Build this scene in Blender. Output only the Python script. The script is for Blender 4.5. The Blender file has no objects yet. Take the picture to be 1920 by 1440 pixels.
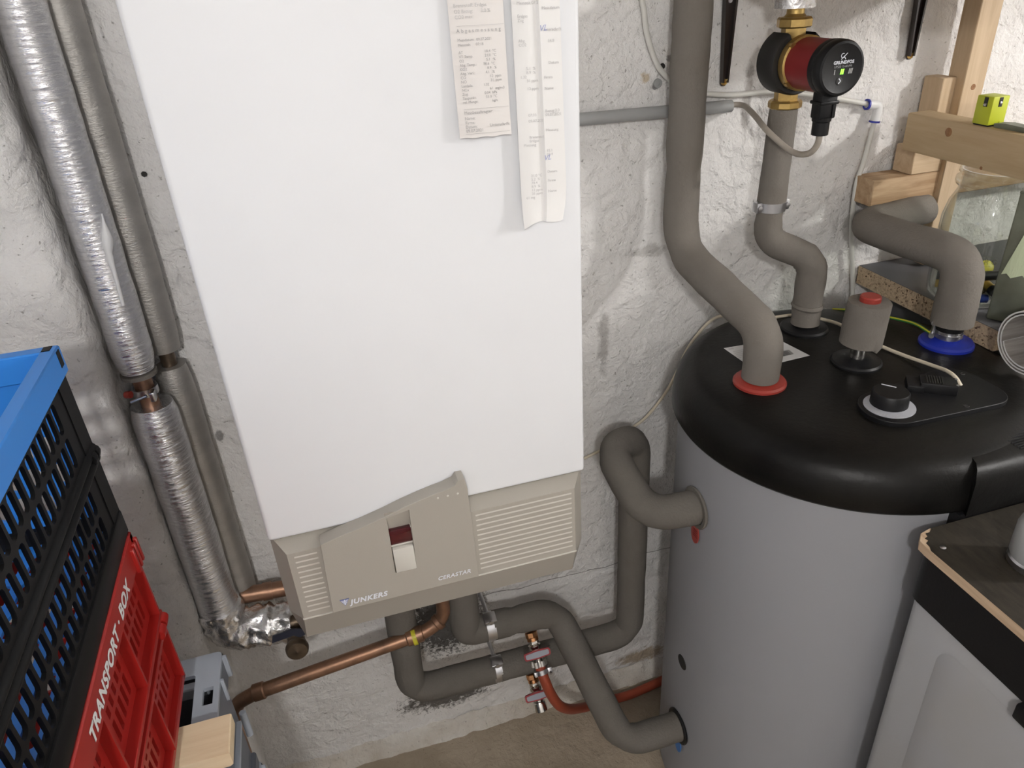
import bpy, bmesh, math, random
from mathutils import Vector, Matrix, noise
random.seed(7)
sc = bpy.context.scene
COL = sc.collection
PI = math.pi

# ------------------------------------------------------------------ camera
cam = bpy.data.cameras.new('camera')
cam.sensor_width = 36.0
cam.lens = 1387.0 / 1920.0 * 36.0
cam.clip_start = 0.02
camo = bpy.data.objects.new('camera', cam)
COL.objects.link(camo)
R = ((0.957573, -0.186283, 0.219893), (-0.282479, -0.455531, 0.844214), (-0.057094, -0.870511, -0.488826))
m = Matrix.Identity(4)
for i in range(3):
    m[i][0] = R[i][0]
    m[i][1] = -R[i][1]
    m[i][2] = -R[i][2]
m.translation = Vector((0, 0, 1.65))
camo.matrix_world = m
sc.camera = camo

# ------------------------------------------------------------------ world, exposure, lamps
wd = bpy.data.worlds.new('world')
sc.world = wd
wd.use_nodes = True
wd.node_tree.nodes['Background'].inputs[0].default_value = (0.02, 0.02, 0.022, 1)
wd.node_tree.nodes['Background'].inputs[1].default_value = 1.0
sc.view_settings.view_transform = 'Standard'
sc.view_settings.look = 'None'
sc.view_settings.gamma = 1.0
sc.view_settings.exposure = 0.05
sc.view_settings.use_curve_mapping = False
LAMPS = [((-0.20, -0.80, 2.0), 146.0), ((1.95, 0.0, 1.93), 145.0)]   # two bare bulbs under the ceiling
LAMP_COLOR = (1.0, 0.975, 0.95)

# ------------------------------------------------------------------ helpers
ORIG = {}


def V3(p):
    return Vector(p)


class MB:
    def __init__(s):
        s.v = []
        s.f = []

    def add(s, vs, fs):
        o = len(s.v)
        s.v += [tuple(v) for v in vs]
        s.f += [tuple(i + o for i in f) for f in fs]
        return s

    def box(s, x0, x1, y0, y1, z0, z1, bev=0.0, seg=2):
        if bev <= 0:
            vs = [(x, y, z) for z in (z0, z1) for y in (y0, y1) for x in (x0, x1)]
            fs = [(0, 2, 3, 1), (4, 5, 7, 6), (0, 1, 5, 4), (2, 6, 7, 3), (0, 4, 6, 2), (1, 3, 7, 5)]
            return s.add(vs, fs)
        bm = bmesh.new()
        bmesh.ops.create_cube(bm, size=1.0)
        for v in bm.verts:
            v.co = Vector(((x0 + x1) / 2 + v.co.x * (x1 - x0), (y0 + y1) / 2 + v.co.y * (y1 - y0), (z0 + z1) / 2 + v.co.z * (z1 - z0)))
        bmesh.ops.bevel(bm, geom=bm.edges[:], offset=bev, segments=seg, affect='EDGES', profile=0.5)
        bm.verts.index_update()
        s.add([v.co[:] for v in bm.verts], [[v.index for v in f.verts] for f in bm.faces])
        bm.free()
        return s

    def obox(s, c, u, v, w, hu, hv, hw, bev=0.0):
        t = MB().box(-hu, hu, -hv, hv, -hw, hw, bev)
        u, v, w, c = V3(u).normalized(), V3(v).normalized(), V3(w).normalized(), V3(c)
        return s.add([c + u * p[0] + v * p[1] + w * p[2] for p in t.v], t.f)

    def lathe(s, prof, o=(0, 0, 0), axis=(0, 0, 1), n=32, a0=0.0, a1=2 * PI):
        """prof: (radius, height) along axis from o"""
        ax = V3(axis).normalized()
        t = Vector((1, 0, 0)) if abs(ax.x) < 0.8 else Vector((0, 1, 0))
        u = (t - ax * t.dot(ax)).normalized()
        w = ax.cross(u)
        o = V3(o)
        full = abs(a1 - a0 - 2 * PI) < 1e-6
        k = n if full else n + 1
        vs, fs = [], []
        for r, h in prof:
            for i in range(k):
                a = a0 + (a1 - a0) * i / n
                vs.append(o + ax * h + (u * math.cos(a) + w * math.sin(a)) * max(r, 1e-5))
        for j in range(len(prof) - 1):
            for i in range(n):
                i2 = (i + 1) % k if full else i + 1
                fs.append((j * k + i, j * k + i2, (j + 1) * k + i2, (j + 1) * k + i))
        return s.add(vs, fs)

    def cyl(s, a, b, r, n=20, r2=None, bev=0.0):
        a, b = V3(a), V3(b)
        h = (b - a).length
        r2 = r if r2 is None else r2
        if bev > 0:
            p = [(0, 0), (r - bev, 0), (r, bev), (r2, h - bev), (r2 - bev, h), (0, h)]
        else:
            p = [(0, 0), (r, 0), (r2, h), (0, h)]
        return s.lathe(p, a, b - a, n)

    def tube(s, pts, r, n=20, cap=True, wob=0.0, seed=0.0, fq=28.0):
        pts = [V3(p) for p in pts]
        rr = r if isinstance(r, (list, tuple)) else [r] * len(pts)
        T = []
        for i in range(len(pts)):
            a = pts[max(i - 1, 0)]
            b = pts[min(i + 1, len(pts) - 1)]
            T.append((b - a).normalized())
        t0 = T[0]
        ref = Vector((0, 0, 1)) if abs(t0.z) < 0.8 else Vector((1, 0, 0))
        u = (ref - t0 * ref.dot(t0)).normalized()
        vs, fs = [], []
        for i, p in enumerate(pts):
            u = (u - T[i] * u.dot(T[i])).normalized()
            w = T[i].cross(u)
            for k in range(n):
                a = 2 * PI * k / n
                d = u * math.cos(a) + w * math.sin(a)
                q = rr[i]
                if wob:
                    q *= 1 + wob * noise.noise((p + d * q) * fq + Vector((seed, seed, 0)))
                vs.append(p + d * q)
        m_ = len(pts)
        for i in range(m_ - 1):
            for k in range(n):
                k2 = (k + 1) % n
                fs.append((i * n + k, i * n + k2, (i + 1) * n + k2, (i + 1) * n + k))
        if cap:
            fs.append(tuple(range(n - 1, -1, -1)))
            fs.append(tuple((m_ - 1) * n + k for k in range(n)))
        return s.add(vs, fs)

    def prism(s, pts, o, u, v, w, d):
        """2D outline in (u,v) extruded by d along w"""
        o, u, v, w = V3(o), V3(u), V3(v), V3(w)
        n = len(pts)
        a = [o + u * p[0] + v * p[1] for p in pts]
        vs = a + [p + w * d for p in a]
        fs = [tuple(range(n - 1, -1, -1)), tuple(range(n, 2 * n))]
        fs += [(i, (i + 1) % n, n + (i + 1) % n, n + i) for i in range(n)]
        return s.add(vs, fs)

    def grid(s, o, u, v, nu, nv, fn):
        o, u, v = V3(o), V3(u), V3(v)
        w = u.cross(v).normalized()
        vs, fs = [], []
        for j in range(nv + 1):
            for i in range(nu + 1):
                p = o + u * (i / nu) + v * (j / nv)
                vs.append(p + w * fn(p))
        for j in range(nv):
            for i in range(nu):
                a = j * (nu + 1) + i
                fs.append((a, a + 1, a + nu + 2, a + nu + 1))
        return s.add(vs, fs)


def fillet(pts, r, n=7, step=None):
    pts = [V3(p) for p in pts]
    rs = r if isinstance(r, (list, tuple)) else [r] * len(pts)
    out = [pts[0]]
    for i in range(1, len(pts) - 1):
        p = pts[i]
        a, b = pts[i - 1] - p, pts[i + 1] - p
        t = min(rs[i], a.length * 0.49, b.length * 0.49)
        p0, p1 = p + a.normalized() * t, p + b.normalized() * t
        for k in range(n + 1):
            q = k / n
            # blend towards a circular arc
            out.append(p0 * (1 - q) ** 2 + p * 2 * q * (1 - q) + p1 * q * q)
    out.append(pts[-1])
    if step:
        o2 = [out[0]]
        for a, b in zip(out[:-1], out[1:]):
            k = max(1, int((b - a).length / step))
            for j in range(1, k + 1):
                o2.append(a.lerp(b, j / k))
        out = o2
    return out


def pinch(path, marks, r, amt=0.10, w=0.010):
    # foam creases where the sleeve is bent
    return [r * (1 - sum(amt * math.exp(-((p - V3(q)).length / w) ** 2) for q in marks)) for p in path]


def mids(path, corners):
    return [min(path, key=lambda p: (p - V3(c)).length) for c in corners]


def smooth_path(pts, n=6):
    """Catmull-Rom through the points"""
    p = [V3(q) for q in pts]
    p = [p[0] * 2 - p[1]] + p + [p[-1] * 2 - p[-2]]
    out = []
    for i in range(1, len(p) - 2):
        for k in range(n):
            t = k / n
            out.append(0.5 * ((2 * p[i]) + (p[i + 1] - p[i - 1]) * t + (2 * p[i - 1] - 5 * p[i] + 4 * p[i + 1] - p[i + 2]) * t * t
                              + (3 * p[i] - p[i - 1] - 3 * p[i + 1] + p[i + 2]) * t ** 3))
    out.append(p[-2])
    return out


def thing(name, label, cat, loc, group=None):
    o = bpy.data.objects.new(name, None)
    o.empty_display_size = 0.02
    o.location = loc
    COL.objects.link(o)
    o['label'] = label
    o['category'] = cat
    if group:
        o['group'] = group
    ORIG[o.name] = Vector(loc)
    return o


def finish(me, name, mat, parent, ang):
    me.materials.append(mat)
    if ang:
        for p in me.polygons:
            p.use_smooth = True
        me.set_sharp_from_angle(angle=math.radians(ang))
    o = bpy.data.objects.new(name, me)
    COL.objects.link(o)
    if parent is not None:
        o.parent = parent
    return o


def build(name, mb, mat, parent=None, ang=38, origin=None, label=None):
    """mesh in world coordinates, stored relative to its thing's origin"""
    if parent is not None:
        org = ORIG[parent.name]
    elif origin is not None:
        org = V3(origin)
    else:
        xs = [v[0] for v in mb.v]
        ys = [v[1] for v in mb.v]
        zs = [v[2] for v in mb.v]
        org = Vector(((min(xs) + max(xs)) / 2, (min(ys) + max(ys)) / 2, min(zs)))
    me = bpy.data.meshes.new(name)
    me.from_pydata([(v[0] - org.x, v[1] - org.y, v[2] - org.z) for v in mb.v], [], mb.f)
    bm = bmesh.new()
    bm.from_mesh(me)
    bmesh.ops.remove_doubles(bm, verts=bm.verts[:], dist=1e-6)
    bmesh.ops.recalc_face_normals(bm, faces=bm.faces[:])
    bm.to_mesh(me)
    bm.free()
    o = finish(me, name, mat, parent, ang)
    if parent is None:
        o.location = org
    ORIG[o.name] = org
    if label:
        o['label'] = label
    return o


def single(name, mb, mat, label, cat, group=None, ang=38):
    o = build(name, mb, mat, None, ang)
    o['label'] = label
    o['category'] = cat
    if group:
        o['group'] = group
    return o


def structure(name, mb, mat, ang=38, parent=None):
    o = build(name, mb, mat, parent, ang, origin=None if parent else (0, 0, 0))
    if parent is None:
        o['kind'] = 'structure'
    return o


def from_curve(cu, name, mat, parent, frame, ang=38, label=None):
    tmp = bpy.data.objects.new('tmp_curve', cu)
    COL.objects.link(tmp)
    dg = bpy.context.evaluated_depsgraph_get()
    me = bpy.data.meshes.new_from_object(tmp.evaluated_get(dg))
    bpy.data.objects.remove(tmp)
    o_, u, v = V3(frame[0]), V3(frame[1]).normalized(), V3(frame[2]).normalized()
    w = u.cross(v)
    org = ORIG[parent.name] if parent is not None else o_
    for q in me.vertices:
        q.co = o_ + u * q.co.x + v * q.co.y + w * q.co.z - org
    me.name = name
    ob = finish(me, name, mat, parent, ang)
    if parent is None:
        ob.location = org
    ORIG[ob.name] = org
    if label:
        ob['label'] = label
    return ob


def plate(name, loops, depth, frame, mat, parent=None, ang=30, label=None, bev=0.0):
    """flat plate with holes: first loop the outline, the others holes; frame = origin, u, v; centred on the plane"""
    cu = bpy.data.curves.new(name, 'CURVE')
    cu.dimensions = '2D'
    cu.fill_mode = 'BOTH'
    cu.extrude = depth / 2
    cu.bevel_depth = bev
    for lp in loops:
        sp = cu.splines.new('POLY')
        sp.points.add(len(lp) - 1)
        for i, p in enumerate(lp):
            sp.points[i].co = (p[0], p[1], 0, 1)
        sp.use_cyclic_u = True
    return from_curve(cu, name, mat, parent, frame, ang, label)


def text(name, body, size, frame, mat, parent, shear=0.0, bold=0.0, align='LEFT', space=1.0, ext=0.00015, width=None):
    cu = bpy.data.curves.new(name, 'FONT')
    cu.body = body
    cu.size = size
    cu.shear = shear
    cu.offset = bold
    cu.align_x = align
    cu.space_character = space
    cu.extrude = ext
    cu.resolution_u = 3
    return from_curve(cu, name, mat, parent, frame, 0)


def rrect(x0, x1, y0, y1, r, n=4):
    out = []
    for cx, cy, a in ((x1 - r, y1 - r, 0), (x0 + r, y1 - r, 90), (x0 + r, y0 + r, 180), (x1 - r, y0 + r, 270)):
        for k in range(n + 1):
            t = math.radians(a + 90 * k / n)
            out.append((cx + r * math.cos(t), cy + r * math.sin(t)))
    return out


def circle(cx, cy, r, n=20):
    return [(cx + r * math.cos(2 * PI * k / n), cy + r * math.sin(2 * PI * k / n)) for k in range(n)]


def hull(circs, n=28):
    pts = [p for c in circs for p in circle(*c, n)]
    pts = sorted(set(pts))

    def half(ps):
        h = []
        for p in ps:
            while len(h) >= 2 and (h[-1][0] - h[-2][0]) * (p[1] - h[-2][1]) - (h[-1][1] - h[-2][1]) * (p[0] - h[-2][0]) <= 0:
                h.pop()
            h.append(p)
        return h
    a, b = half(pts), half(pts[::-1])
    return a[:-1] + b[:-1]


def copy_thing(src, loc, label):
    r = src.copy()
    COL.objects.link(r)
    r.location = loc
    r['label'] = label
    for ch in list(src.children):
        c = ch.copy()
        COL.objects.link(c)
        c.parent = r
        for g in list(ch.children):
            d = g.copy()
            COL.objects.link(d)
            d.parent = c
    return r


# ------------------------------------------------------------------ materials
def nmat(name):
    m_ = bpy.data.materials.new(name)
    m_.use_nodes = True
    nt = m_.node_tree
    return m_, nt, nt.nodes['Principled BSDF'], nt.nodes['Material Output']


def N(nt, typ, **kw):
    n = nt.nodes.new(typ)
    for k, v in kw.items():
        if k.startswith('i_'):
            key = k[2:].replace('_', ' ')
            n.inputs[key].default_value = v
        else:
            setattr(n, k, v)
    return n


def rgba(c):
    return (c[0], c[1], c[2], 1.0)


def mat(name, col, rough=0.5, metal=0.0, var=None, bump=None, bump2=None, spec=0.5, coat=0.0, stretch=(1, 1, 1), sub=0.0):
    """var=(scale, colour2, amount); bump=(scale, strength, detail)"""
    m_, nt, b, _ = nmat(name)
    b.inputs['Base Color'].default_value = rgba(col)
    b.inputs['Roughness'].default_value = rough
    b.inputs['Metallic'].default_value = metal
    b.inputs['Specular IOR Level'].default_value = spec
    b.inputs['Coat Weight'].default_value = coat
    L = nt.links.new
    if var or bump or bump2:
        tc = N(nt, 'ShaderNodeTexCoord')
        mp = N(nt, 'ShaderNodeMapping')
        mp.inputs['Scale'].default_value = stretch
        L(tc.outputs['Object'], mp.inputs['Vector'])
    if var:
        no = N(nt, 'ShaderNodeTexNoise', i_Scale=var[0], i_Detail=4.0, i_Roughness=0.6)
        L(mp.outputs[0], no.inputs['Vector'])
        rp = N(nt, 'ShaderNodeValToRGB')
        rp.color_ramp.elements[0].position = 0.35
        rp.color_ramp.elements[1].position = 0.7
        rp.color_ramp.elements[0].color = rgba(col)
        c2 = [col[i] * (1 - var[2]) + var[1][i] * var[2] for i in range(3)]
        rp.color_ramp.elements[1].color = rgba(c2)
        L(no.outputs['Fac'], rp.inputs['Fac'])
        L(rp.outputs['Color'], b.inputs['Base Color'])
    prev = None
    for bp in (bump, bump2):
        if bp:
            no = N(nt, 'ShaderNodeTexNoise', i_Scale=bp[0], i_Detail=bp[2], i_Roughness=0.6)
            L(mp.outputs[0], no.inputs['Vector'])
            bn = N(nt, 'ShaderNodeBump', i_Strength=bp[1], i_Distance=0.004)
            L(no.outputs['Fac'], bn.inputs['Height'])
            if prev:
                L(prev.outputs[0], bn.inputs['Normal'])
            prev = bn
    if prev:
        L(prev.outputs[0], b.inputs['Normal'])
    return m_


def wood(name, c1, c2, axis=0, rough=0.65, scale=1.0):
    m_, nt, b, _ = nmat(name)
    L = nt.links.new
    tc = N(nt, 'ShaderNodeTexCoord')
    mp = N(nt, 'ShaderNodeMapping')
    s = [38.0 * scale] * 3
    s[axis] = 3.0 * scale
    mp.inputs['Scale'].default_value = s
    L(tc.outputs['Object'], mp.inputs['Vector'])
    no = N(nt, 'ShaderNodeTexNoise', i_Scale=1.6, i_Detail=5.0, i_Roughness=0.65, i_Distortion=0.6)
    L(mp.outputs[0], no.inputs['Vector'])
    rp = N(nt, 'ShaderNodeValToRGB')
    rp.color_ramp.elements[0].position = 0.3
    rp.color_ramp.elements[1].position = 0.72
    rp.color_ramp.elements[0].color = rgba(c1)
    rp.color_ramp.elements[1].color = rgba(c2)
    L(no.outputs['Fac'], rp.inputs['Fac'])
    L(rp.outputs['Color'], b.inputs['Base Color'])
    bn = N(nt, 'ShaderNodeBump', i_Strength=0.25, i_Distance=0.002)
    L(no.outputs['Fac'], bn.inputs['Height'])
    L(bn.outputs[0], b.inputs['Normal'])
    b.inputs['Roughness'].default_value = rough
    return m_


def plaster(name, base, base2, stains=(), bscale=1.0, bstr=0.5, crack=None):
    """painted plaster seen in world coordinates; stains = (x, z, rx, rz, colour, strength, noise scale, threshold)"""
    m_, nt, b, _ = nmat(name)
    L = nt.links.new
    geo = N(nt, 'ShaderNodeTexCoord')
    P = geo.outputs['Object']
    no = N(nt, 'ShaderNodeTexNoise', i_Scale=5.0, i_Detail=5.0, i_Roughness=0.62)
    L(P, no.inputs['Vector'])
    rp = N(nt, 'ShaderNodeValToRGB')
    rp.color_ramp.elements[0].position = 0.34
    rp.color_ramp.elements[1].position = 0.66
    rp.color_ramp.elements[0].color = rgba(base2)
    rp.color_ramp.elements[1].color = rgba(base)
    L(no.outputs['Fac'], rp.inputs['Fac'])
    colr = rp.outputs['Color']
    # small dark pits
    vo = N(nt, 'ShaderNodeTexNoise', i_Scale=150.0, i_Detail=2.0)
    L(P, vo.inputs['Vector'])
    pr = N(nt, 'ShaderNodeValToRGB')
    pr.color_ramp.elements[0].position = 0.69
    pr.color_ramp.elements[1].position = 0.75
    L(vo.outputs['Fac'], pr.inputs['Fac'])
    mx = N(nt, 'ShaderNodeMix', data_type='RGBA')
    mu = N(nt, 'ShaderNodeMath', operation='MULTIPLY')
    mu.inputs[1].default_value = 0.5
    L(pr.outputs['Color'], mu.inputs[0])
    L(mu.outputs[0], mx.inputs[0])
    L(colr, mx.inputs[6])
    mx.inputs[7].default_value = (0.16, 0.13, 0.1, 1)
    colr = mx.outputs[2]
    sep = N(nt, 'ShaderNodeSeparateXYZ')
    L(P, sep.inputs[0])

    def math_(op, a, bb):
        n = N(nt, 'ShaderNodeMath', operation=op)
        for i, q in enumerate((a, bb)):
            if q is None:
                continue
            if isinstance(q, (int, float)):
                n.inputs[i].default_value = q
            else:
                L(q, n.inputs[i])
        return n.outputs[0]
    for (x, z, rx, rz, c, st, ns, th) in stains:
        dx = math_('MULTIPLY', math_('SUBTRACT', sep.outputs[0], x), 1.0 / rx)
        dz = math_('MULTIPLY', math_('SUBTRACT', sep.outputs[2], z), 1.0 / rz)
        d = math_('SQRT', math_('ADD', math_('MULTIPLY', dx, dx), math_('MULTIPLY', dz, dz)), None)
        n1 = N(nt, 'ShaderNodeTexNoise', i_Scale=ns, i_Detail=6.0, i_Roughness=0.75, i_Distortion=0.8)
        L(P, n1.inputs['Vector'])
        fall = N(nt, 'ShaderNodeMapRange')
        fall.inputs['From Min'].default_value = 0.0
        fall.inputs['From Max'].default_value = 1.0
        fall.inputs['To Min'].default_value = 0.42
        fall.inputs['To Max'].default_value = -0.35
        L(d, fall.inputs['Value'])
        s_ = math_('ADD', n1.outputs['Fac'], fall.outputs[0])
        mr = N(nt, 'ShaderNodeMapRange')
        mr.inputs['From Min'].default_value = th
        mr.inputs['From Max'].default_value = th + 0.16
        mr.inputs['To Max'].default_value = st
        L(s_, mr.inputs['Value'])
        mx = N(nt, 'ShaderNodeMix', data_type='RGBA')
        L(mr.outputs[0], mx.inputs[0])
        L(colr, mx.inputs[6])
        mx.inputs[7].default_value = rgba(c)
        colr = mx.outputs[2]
    if crack:
        nc = N(nt, 'ShaderNodeTexNoise', i_Scale=9.0, i_Detail=5.0)
        L(P, nc.inputs['Vector'])
        dz = math_('ABSOLUTE', math_('SUBTRACT', math_('SUBTRACT', sep.outputs[2], crack[0]), math_('MULTIPLY', math_('SUBTRACT', nc.outputs['Fac'], 0.5), 0.03)), None)
        ln = math_('LESS_THAN', dz, crack[1])
        ln = math_('MULTIPLY', ln, math_('GREATER_THAN', sep.outputs[0], crack[2]))
        mx = N(nt, 'ShaderNodeMix', data_type='RGBA')
        L(math_('MULTIPLY', ln, 0.75), mx.inputs[0])
        L(colr, mx.inputs[6])
        mx.inputs[7].default_value = (0.06, 0.05, 0.04, 1)
        colr = mx.outputs[2]
    L(colr, b.inputs['Base Color'])
    b.inputs['Roughness'].default_value = 0.75
    b.inputs['Specular IOR Level'].default_value = 0.3
    n1 = N(nt, 'ShaderNodeTexNoise', i_Scale=38.0 * bscale, i_Detail=6.0, i_Roughness=0.55, i_Distortion=0.4)
    L(P, n1.inputs['Vector'])
    b1 = N(nt, 'ShaderNodeBump', i_Strength=bstr, i_Distance=0.012)
    L(n1.outputs['Fac'], b1.inputs['Height'])
    n3 = N(nt, 'ShaderNodeTexNoise', i_Scale=130.0 * bscale, i_Detail=4.0, i_Roughness=0.6)
    L(P, n3.inputs['Vector'])
    b3 = N(nt, 'ShaderNodeBump', i_Strength=0.8, i_Distance=0.004)
    L(n3.outputs['Fac'], b3.inputs['Height'])
    L(b1.outputs[0], b3.inputs['Normal'])
    b2 = N(nt, 'ShaderNodeBump', i_Strength=0.5, i_Distance=-0.004)
    L(pr.outputs['Color'], b2.inputs['Height'])
    L(b3.outputs[0], b2.inputs['Normal'])
    L(b2.outputs[0], b.inputs['Normal'])
    return m_


def foil(name, stretch, dark=(0.82, 0.82, 0.84)):
    m_, nt, b, _ = nmat(name)
    L = nt.links.new
    tc = N(nt, 'ShaderNodeTexCoord')
    mp = N(nt, 'ShaderNodeMapping')
    mp.inputs['Scale'].default_value = stretch
    L(tc.outputs['Object'], mp.inputs['Vector'])
    b.inputs['Base Color'].default_value = rgba(dark)
    b.inputs['Metallic'].default_value = 0.95
    n1 = N(nt, 'ShaderNodeTexNoise', i_Scale=20.0, i_Detail=5.0, i_Roughness=0.65, i_Distortion=0.5)
    L(mp.outputs[0], n1.inputs['Vector'])
    b1 = N(nt, 'ShaderNodeBump', i_Strength=0.9, i_Distance=0.0035)
    L(n1.outputs['Fac'], b1.inputs['Height'])
    L(b1.outputs[0], b.inputs['Normal'])
    rr = N(nt, 'ShaderNodeMapRange')
    rr.inputs['To Min'].default_value = 0.14
    rr.inputs['To Max'].default_value = 0.34
    n2 = N(nt, 'ShaderNodeTexNoise', i_Scale=14.0)
    L(tc.outputs['Object'], n2.inputs['Vector'])
    L(n2.outputs['Fac'], rr.inputs['Value'])
    L(rr.outputs[0], b.inputs['Roughness'])
    return m_


def emit(name, col, st):
    m_, nt, b, _ = nmat(name)
    b.inputs['Base Color'].default_value = rgba(col)
    b.inputs['Emission Color'].default_value = rgba(col)
    b.inputs['Emission Strength'].default_value = st
    return m_


def glassmat(name, tint=(0.87, 0.885, 0.865)):
    """thin clear glass: transmits, with Fresnel reflection"""
    m_, nt, b, out = nmat(name)
    nt.nodes.remove(b)
    tr = N(nt, 'ShaderNodeBsdfTransparent')
    tr.inputs[0].default_value = rgba(tint)
    gl = N(nt, 'ShaderNodeBsdfGlossy')
    gl.inputs['Roughness'].default_value = 0.03
    lw = N(nt, 'ShaderNodeLayerWeight', i_Blend=0.5)
    pw = N(nt, 'ShaderNodeMath', operation='POWER')
    pw.inputs[1].default_value = 4.0
    nt.links.new(lw.outputs['Facing'], pw.inputs[0])
    fr = N(nt, 'ShaderNodeMath', operation='MULTIPLY_ADD')
    fr.inputs[1].default_value = 0.85
    fr.inputs[2].default_value = 0.05
    nt.links.new(pw.outputs[0], fr.inputs[0])
    mx = N(nt, 'ShaderNodeMixShader')
    nt.links.new(fr.outputs[0], mx.inputs[0])
    nt.links.new(tr.outputs[0], mx.inputs[1])
    nt.links.new(gl.outputs[0], mx.inputs[2])
    nt.links.new(mx.outputs[0], out.inputs[0])
    return m_


def chipmat(name):
    m_, nt, b, _ = nmat(name)
    L = nt.links.new
    tc = N(nt, 'ShaderNodeTexCoord')
    vo = N(nt, 'ShaderNodeTexVoronoi', i_Scale=320.0)
    L(tc.outputs['Object'], vo.inputs['Vector'])
    rp = N(nt, 'ShaderNodeValToRGB')
    e = rp.color_ramp.elements
    e[0].position, e[0].color = 0.08, (0.1, 0.055, 0.03, 1)
    e[1].position, e[1].color = 0.95, (0.58, 0.44, 0.29, 1)
    e.new(0.3).color = (0.42, 0.32, 0.215, 1)
    L(vo.outputs['Color'], rp.inputs['Fac'])
    L(rp.outputs['Color'], b.inputs['Base Color'])
    b.inputs['Roughness'].default_value = 0.85
    return m_


M_WALL = plaster('plaster_white', (0.87, 0.855, 0.84), (0.78, 0.76, 0.74), stains=[
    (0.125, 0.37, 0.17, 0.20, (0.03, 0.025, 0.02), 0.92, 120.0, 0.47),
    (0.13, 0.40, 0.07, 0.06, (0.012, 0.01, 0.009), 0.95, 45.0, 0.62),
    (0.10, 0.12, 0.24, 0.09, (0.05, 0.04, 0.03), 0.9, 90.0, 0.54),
    (-0.02, 0.02, 0.55, 0.05, (0.36, 0.28, 0.19), 0.4, 25.0, 0.66),
    (0.62, 0.06, 0.16, 0.06, (0.36, 0.26, 0.14), 0.75, 25.0, 0.55),
    (0.37, 0.44, 0.08, 0.05, (0.2, 0.17, 0.15), 0.6, 30.0, 0.6),
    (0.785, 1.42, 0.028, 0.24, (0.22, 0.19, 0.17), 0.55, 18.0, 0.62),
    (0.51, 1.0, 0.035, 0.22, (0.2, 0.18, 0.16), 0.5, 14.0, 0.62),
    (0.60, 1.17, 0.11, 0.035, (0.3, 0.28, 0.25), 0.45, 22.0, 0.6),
    (0.585, 1.478, 0.02, 0.02, (0.55, 0.42, 0.24), 0.7, 40.0, 0.55),
    (0.604, 1.462, 0.014, 0.014, (0.22, 0.21, 0.21), 0.9, 60.0, 0.5),
    (0.628, 1.505, 0.012, 0.012, (0.26, 0.25, 0.25), 0.8, 60.0, 0.55),
    (-0.228, 0.951, 0.013, 0.02, (0.27, 0.26, 0.25), 0.9, 30.0, 0.45),
], bstr=1.0, crack=(0.405, 0.0009, 0.16))
M_PIER = plaster('plaster_pier', (0.86, 0.845, 0.825), (0.72, 0.70, 0.675), bstr=1.0, bscale=0.7)
M_FLOOR = plaster('painted_concrete_floor', (0.44, 0.37, 0.285), (0.33, 0.27, 0.20), bscale=0.6, bstr=0.7)
M_CEIL = mat('ceiling_paint', (0.62, 0.615, 0.605), 0.9)
M_ROOM = mat('room_paint', (0.60, 0.595, 0.59), 0.85, bump=(30, 0.3, 4))
M_CASING = mat('white_enamel', (0.775, 0.785, 0.81), 0.5, bump=(90, 0.02, 2), spec=0.3, var=(2.5, (0.73, 0.735, 0.755), 0.6))
M_BEIGE = mat('beige_plastic', (0.36, 0.335, 0.293), 0.45, bump=(700, 0.05, 2))
M_BEIGE_L = mat('pale_plastic', (0.58, 0.56, 0.51), 0.45)
M_SLAT = mat('slat_plastic', (0.50, 0.475, 0.425), 0.45)
M_REDGLASS = mat('red_window', (0.055, 0.0, 0.004), 0.06, coat=0.3)
M_PRINT_W = mat('white_print', (0.72, 0.74, 0.80), 0.5)
M_PRINT_B = mat('blue_print', (0.16, 0.19, 0.40), 0.5)
M_PAPER = mat('slip_paper', (0.74, 0.71, 0.69), 0.8)
M_PAPER2 = mat('folded_paper', (0.80, 0.79, 0.78), 0.8)
M_INK = mat('faded_ink', (0.42, 0.41, 0.41), 0.8)
M_INK2 = mat('pale_ink', (0.56, 0.55, 0.55), 0.8)
M_PEN = mat('blue_pen', (0.35, 0.38, 0.6), 0.8)
M_FOAM = mat('grey_foam', (0.182, 0.166, 0.146), 0.85, bump=(220, 0.35, 4), bump2=(25, 0.2, 3), var=(9, (0.15, 0.133, 0.111), 0.6), spec=0.25)
M_FOAM_D = mat('dark_grey_foam', (0.15, 0.138, 0.122), 0.85, bump=(220, 0.35, 4), bump2=(25, 0.2, 3), var=(9, (0.12, 0.108, 0.092), 0.6), spec=0.25)
M_COPPER = mat('old_copper', (0.36, 0.20, 0.125), 0.42, 0.75, var=(22, (0.15, 0.095, 0.065), 0.8), bump=(60, 0.1, 3))
M_COPPER_N = mat('bright_copper', (0.72, 0.36, 0.17), 0.22, 1.0)
M_BRASS = mat('brass', (0.52, 0.36, 0.13), 0.33, 0.9, var=(60, (0.36, 0.24, 0.09), 0.7))
M_BRONZE = mat('tarnished_brass', (0.16, 0.12, 0.085), 0.4, 0.8, var=(40, (0.08, 0.06, 0.045), 0.7))
M_NICKEL = mat('nickel', (0.72, 0.70, 0.66), 0.16, 1.0)
M_STEEL = mat('zinc_steel', (0.58, 0.58, 0.60), 0.28, 1.0, bump=(120, 0.08, 3))
M_FOIL = foil('aluminium_foil', (1.2, 1.2, 9.0))
M_FOIL_C = foil('crumpled_foil', (3.0, 3.0, 3.0), (0.86, 0.85, 0.85))
M_FOIL_M = mat('matt_foil', (0.40, 0.385, 0.36), 0.5, 0.75, bump=(140, 0.35, 4), var=(14, (0.5, 0.48, 0.45), 0.7), stretch=(1, 1, 2.5))
M_BLACK = mat('black_plastic', (0.007, 0.007, 0.008), 0.42, bump=(260, 0.05, 3), spec=0.3)
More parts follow.
